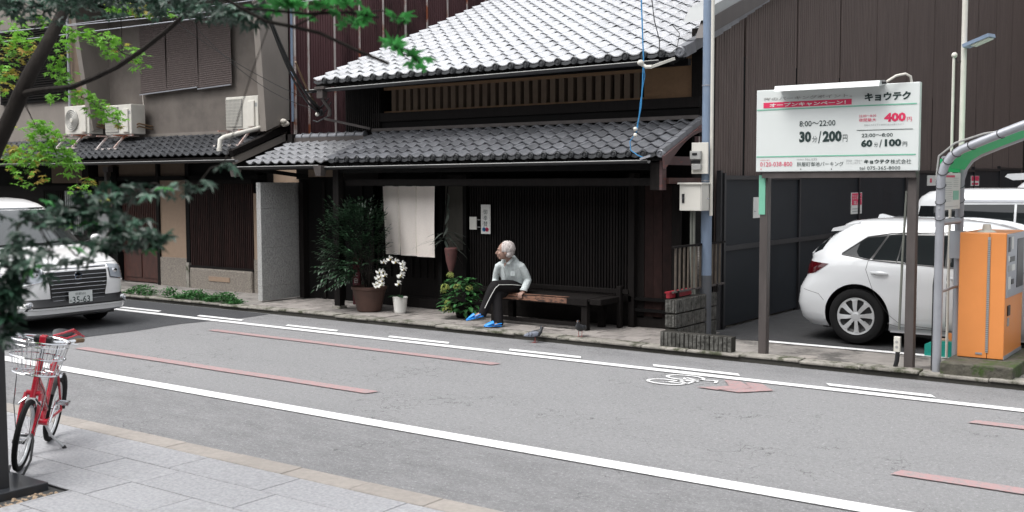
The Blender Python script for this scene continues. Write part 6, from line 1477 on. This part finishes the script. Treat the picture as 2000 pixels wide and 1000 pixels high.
# ================================================================ MAPLE TREES
CL = [(-6.09,3.47,2.82,0.102,0.048,22,'b'), (-5.87,3.51,2.83,0.077,0.024,12,'b'), (-5.78,3.31,2.63,0.109,0.074,55,'y'), (-5.81,3.30,2.70,0.086,0.040,18,'b'),
      (-5.92,3.47,2.74,0.089,0.041,14,'b'), (-5.81,3.27,2.46,0.074,0.086,24,'y'), (-5.92,3.71,2.78,0.067,0.043,18,'b'), (-5.86,3.76,2.80,0.079,0.030,16,'b'),
      (-5.76,3.83,2.75,0.110,0.043,34,'b'), (-5.66,3.89,2.67,0.122,0.049,38,'b'), (-5.58,3.95,2.60,0.055,0.037,12,'b'), (-5.84,3.64,2.70,0.078,0.036,14,'b'),
      (-5.89,3.60,2.62,0.078,0.036,16,'b'), (-5.86,3.61,2.55,0.078,0.036,20,'b'), (-5.84,3.62,2.49,0.066,0.030,12,'b'), (-5.78,3.53,2.39,0.059,0.024,10,'b'),
      (-5.76,3.68,2.40,0.078,0.042,22,'b'), (-5.68,3.73,2.34,0.090,0.054,34,'b'), (-5.61,3.78,2.28,0.072,0.048,24,'b'), (-5.56,3.80,2.23,0.024,0.018,4,'y'),
      (-5.78,3.66,2.43,0.072,0.024,10,'b'), (-5.49,3.23,2.20,0.110,0.050,40,'b'), (-5.44,3.27,2.13,0.110,0.055,45,'b'), (-5.51,3.21,2.05,0.152,0.061,50,'y'),
      (-5.40,3.29,2.05,0.110,0.061,48,'b'), (-5.33,3.33,1.99,0.066,0.055,24,'b'), (-5.60,3.14,2.06,0.072,0.044,20,'y'), (-5.41,3.14,1.92,0.081,0.060,18,'y'),
      (-5.20,3.29,1.87,0.054,0.038,10,'b'), (-5.47,3.11,1.99,0.068,0.054,16,'b'), (-5.25,3.38,1.91,0.033,0.022,6,'y'), (-5.33,3.31,1.67,0.039,0.019,6,'b'),
      (-5.18,3.43,1.80,0.039,0.022,6,'y'), (-5.14,3.44,1.67,0.022,0.017,3,'b'), (-5.43,3.05,2.47,0.048,0.043,12,'b'), (-5.33,3.66,2.88,0.086,0.029,22,'b'),
      (-5.23,3.72,2.86,0.097,0.034,26,'y'), (-5.13,3.80,2.85,0.046,0.023,10,'b'), (-4.08,2.31,2.60,0.080,0.028,30,'d'), (-3.82,2.24,2.55,0.152,0.042,60,'d'),
      (-3.64,2.38,2.56,0.152,0.038,60,'d'), (-3.28,2.39,2.53,0.145,0.025,46,'d'), (-2.97,2.36,2.49,0.120,0.034,44,'d'), (-2.71,2.29,2.44,0.097,0.042,44,'d'),
      (-2.46,2.22,2.43,0.061,0.021,16,'g'), (-2.40,2.27,2.42,0.049,0.024,14,'g'), (-2.33,2.32,2.42,0.049,0.027,14,'g'), (-2.27,2.36,2.40,0.034,0.030,9,'g'),
      (-2.28,2.35,2.37,0.030,0.018,5,'g'), (-2.15,2.44,2.38,0.061,0.018,7,'g'), (-2.18,2.42,2.30,0.052,0.015,7,'g'), (-2.11,2.46,2.25,0.040,0.021,6,'g'),
      (-2.15,2.44,2.27,0.030,0.015,4,'g'), (-2.17,2.42,2.30,0.021,0.018,3,'g'), (-2.41,1.97,1.95,0.023,0.011,4,'d'), (-2.39,1.86,1.89,0.047,0.017,7,'d'),
      (-2.45,1.82,1.88,0.055,0.019,10,'d'), (-2.52,1.77,1.88,0.055,0.025,14,'d'), (-2.59,1.71,1.86,0.069,0.036,26,'d'), (-2.66,1.66,1.83,0.069,0.036,26,'d'),
      (-2.70,1.63,1.81,0.069,0.030,24,'d'), (-2.61,1.69,1.80,0.069,0.041,30,'d'), (-2.46,1.68,1.79,0.067,0.032,22,'d'), (-2.40,1.72,1.76,0.048,0.024,16,'d'),
      (-2.37,1.74,1.75,0.029,0.019,6,'d'), (-2.42,1.70,1.74,0.053,0.019,12,'d'), (-2.50,1.64,1.74,0.067,0.021,14,'d'), (-2.55,1.60,1.71,0.053,0.016,7,'d'),
      (-2.57,1.48,1.81,0.064,0.021,14,'d'), (-2.50,1.40,1.75,0.045,0.037,14,'d'), (-2.49,1.40,1.69,0.045,0.032,22,'d'), (-2.51,1.38,1.61,0.032,0.050,34,'d'),
      (-2.50,1.39,1.65,0.040,0.037,22,'d'), (-2.46,1.42,1.71,0.050,0.025,12,'d'), (-2.52,1.51,1.74,0.051,0.026,12,'d'), (-2.51,1.38,1.55,0.020,0.037,12,'d'),
      (-2.47,1.41,1.64,0.025,0.017,6,'d'), (-2.52,1.50,1.67,0.021,0.013,3,'d'),
      ]
MT = thing('maple_tree', 'maple tree with slanting dark trunk and bright green leaves at the upper left', 'tree', (-5.9, 2.2, .02))
MB().loft([(-5.9, 2.2, -.1), (-5.7, 2.3, .8), (-5.35, 2.55, 1.5), (-5.171, 2.684, 1.78), (-5.075, 2.78, 2.08), (-5.025, 2.831, 2.228), (-4.99, 2.862, 2.33), (-4.955, 2.90, 2.44), (-4.986, 3.014, 2.60), (-5.033, 3.116, 2.74), (-5.13, 3.3, 3.1), (-5.3, 3.5, 3.9)], [.085, .07, .056, .042, .038, .037, .037, .034, .031, .029, .026, .012], 12).build('trunk', m_bark, MT, True)
MB().loft([(-4.995, 2.862, 2.325), (-4.90, 2.875, 2.338), (-4.79, 2.88, 2.343), (-4.609, 2.894, 2.345), (-4.433, 2.899, 2.378), (-4.261, 2.903, 2.418), (-4.093, 2.906, 2.474), (-3.929, 2.906, 2.538), (-3.777, 2.897, 2.599), (-3.628, 2.887, 2.667), (-3.4, 2.87, 2.8)], [.022, .016, .0135, .0125, .012, .0115, .011, .010, .009, .008, .006], 8).build('branch', m_bark, MT, True)
NM = thing('near_maple', 'nearer maple whose dark blurred sprays hang in front of the white van', 'tree', (-4.6, .9, .02))
MB().loft([(-4.6, .9, -.1), (-4.5, .95, 1.0), (-4.35, 1.05, 2.0), (-4.2, 1.2, 2.8), (-4.0, 1.5, 3.6)], [.07, .06, .05, .04, .02], 10).build('trunk', m_bark, NM, True)
MB().tube([(-4.35, 1.05, 2.0), (-3.5, 1.45, 2.62), (-3.0, 1.85, 2.62), (-2.614, 2.118, 2.465), (-2.551, 2.16, 2.419), (-2.487, 2.202, 2.378), (-2.425, 2.245, 2.363), (-2.356, 2.293, 2.343), (-2.261, 2.357, 2.289), (-2.186, 2.408, 2.251)], .0055, 6).build('branch', m_bark, NM, True)
MB().tube([(-2.551, 2.16, 2.419), (-2.47, 2.21, 2.41), (-2.389, 2.275, 2.400), (-2.291, 2.347, 2.405), (-2.216, 2.399, 2.39)], .0045, 6).build('branch', m_bark, NM, True)
MB().tube([(-2.42, 2.25, 2.363), (-2.37, 2.28, 2.39), (-2.33, 2.31, 2.42)], .003, 5).build('branch', m_bark, NM, True)
for p in ([(-4.45, 1.0, 1.4), (-3.9, 1.35, 1.85), (-3.45, 1.7, 1.83)], [(-4.48, .98, 1.2), (-3.95, 1.25, 1.7), (-3.5, 1.5, 1.72)]): MB().loft(p, [.014, .008, .004], 6).build('branch', m_bark, NM, True)
near_l, far_l = [], []
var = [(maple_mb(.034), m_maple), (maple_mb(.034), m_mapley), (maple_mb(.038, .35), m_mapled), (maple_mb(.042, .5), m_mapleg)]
def seg_twig(a, b, tree, r=.0022):
    MB().tube([a, (a+b)/2+V((0, 0, .02)), b], r, 4).build('twig', m_bark, tree)
prev = {}
for (x, y, z, rx, rz, n, k) in CL:
    c = V((x, y, z)); far = k in 'by'
    # twig from the closest earlier cluster of the same tree
    lst = prev.setdefault(far, [])
    if lst:
        q = min(lst, key=lambda p: (p-c).length)
        if (q-c).length < .9: seg_twig(q, c, MT if far else NM)
    lst.append(c)
    n = int(n*(1.55 if far else .6 if k == 'g' else 1.25 if z > 2.2 else 1.05))
    for i in range(n):
        a = R_.uniform(0, 2*pi); q = sqrt(R_.random()); off = rt2*(rx*q*cos(a)) + V((0, 0, 1))*(rz*q*sin(a)) + fwd*R_.uniform(-.8, .8)*rx
        p = c+off
        e = Euler((R_.gauss(-.25, .35), R_.gauss(0, .35), R_.uniform(0, 2*pi)))
        s_ = R_.uniform(.75, 1.2)
        if far: v = 1 if (k == 'y' and R_.random() < .42) or R_.random() < .03 else 0
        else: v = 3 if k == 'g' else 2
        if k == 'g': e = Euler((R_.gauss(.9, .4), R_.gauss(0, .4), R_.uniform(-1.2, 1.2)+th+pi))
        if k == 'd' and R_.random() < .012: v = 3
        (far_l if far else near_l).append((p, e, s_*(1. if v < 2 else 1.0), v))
R_.shuffle(far_l)
for tree, L_ in ((MT, far_l), (NM, near_l)):
    off = WL[tree.name]
    vv = [(mb, m) for mb, m in var]; R_.shuffle(L_)
    keep = []
    rest = {}
    for k_, (p, e, s_, v) in enumerate(L_):
        mb, m = vv[v]
        if k_ < 300:
            if 'me' not in mb.__dict__: mb.me = mb.mesh('leaf', m, fix=False)
            o = link('leaf', mb.me, tree, p, e); o.scale = (s_,)*3
        else:
            r = rest.setdefault(v, MB()); T4 = Matrix.Translation(p) @ e.to_matrix().to_4x4() @ Matrix.Scale(s_, 4); r.add([T4 @ q for q in mb.v], mb.f)
    for v, r in rest.items(): tag(r.build('foliage', vv[v][1], tree, False, False), kind='stuff')
print('objects', len(bpy.data.objects), 'tris', sum(len(o.data.loop_triangles) if o.data.loop_triangles else len(o.data.polygons) for o in bpy.data.objects if o.type == 'MESH'))
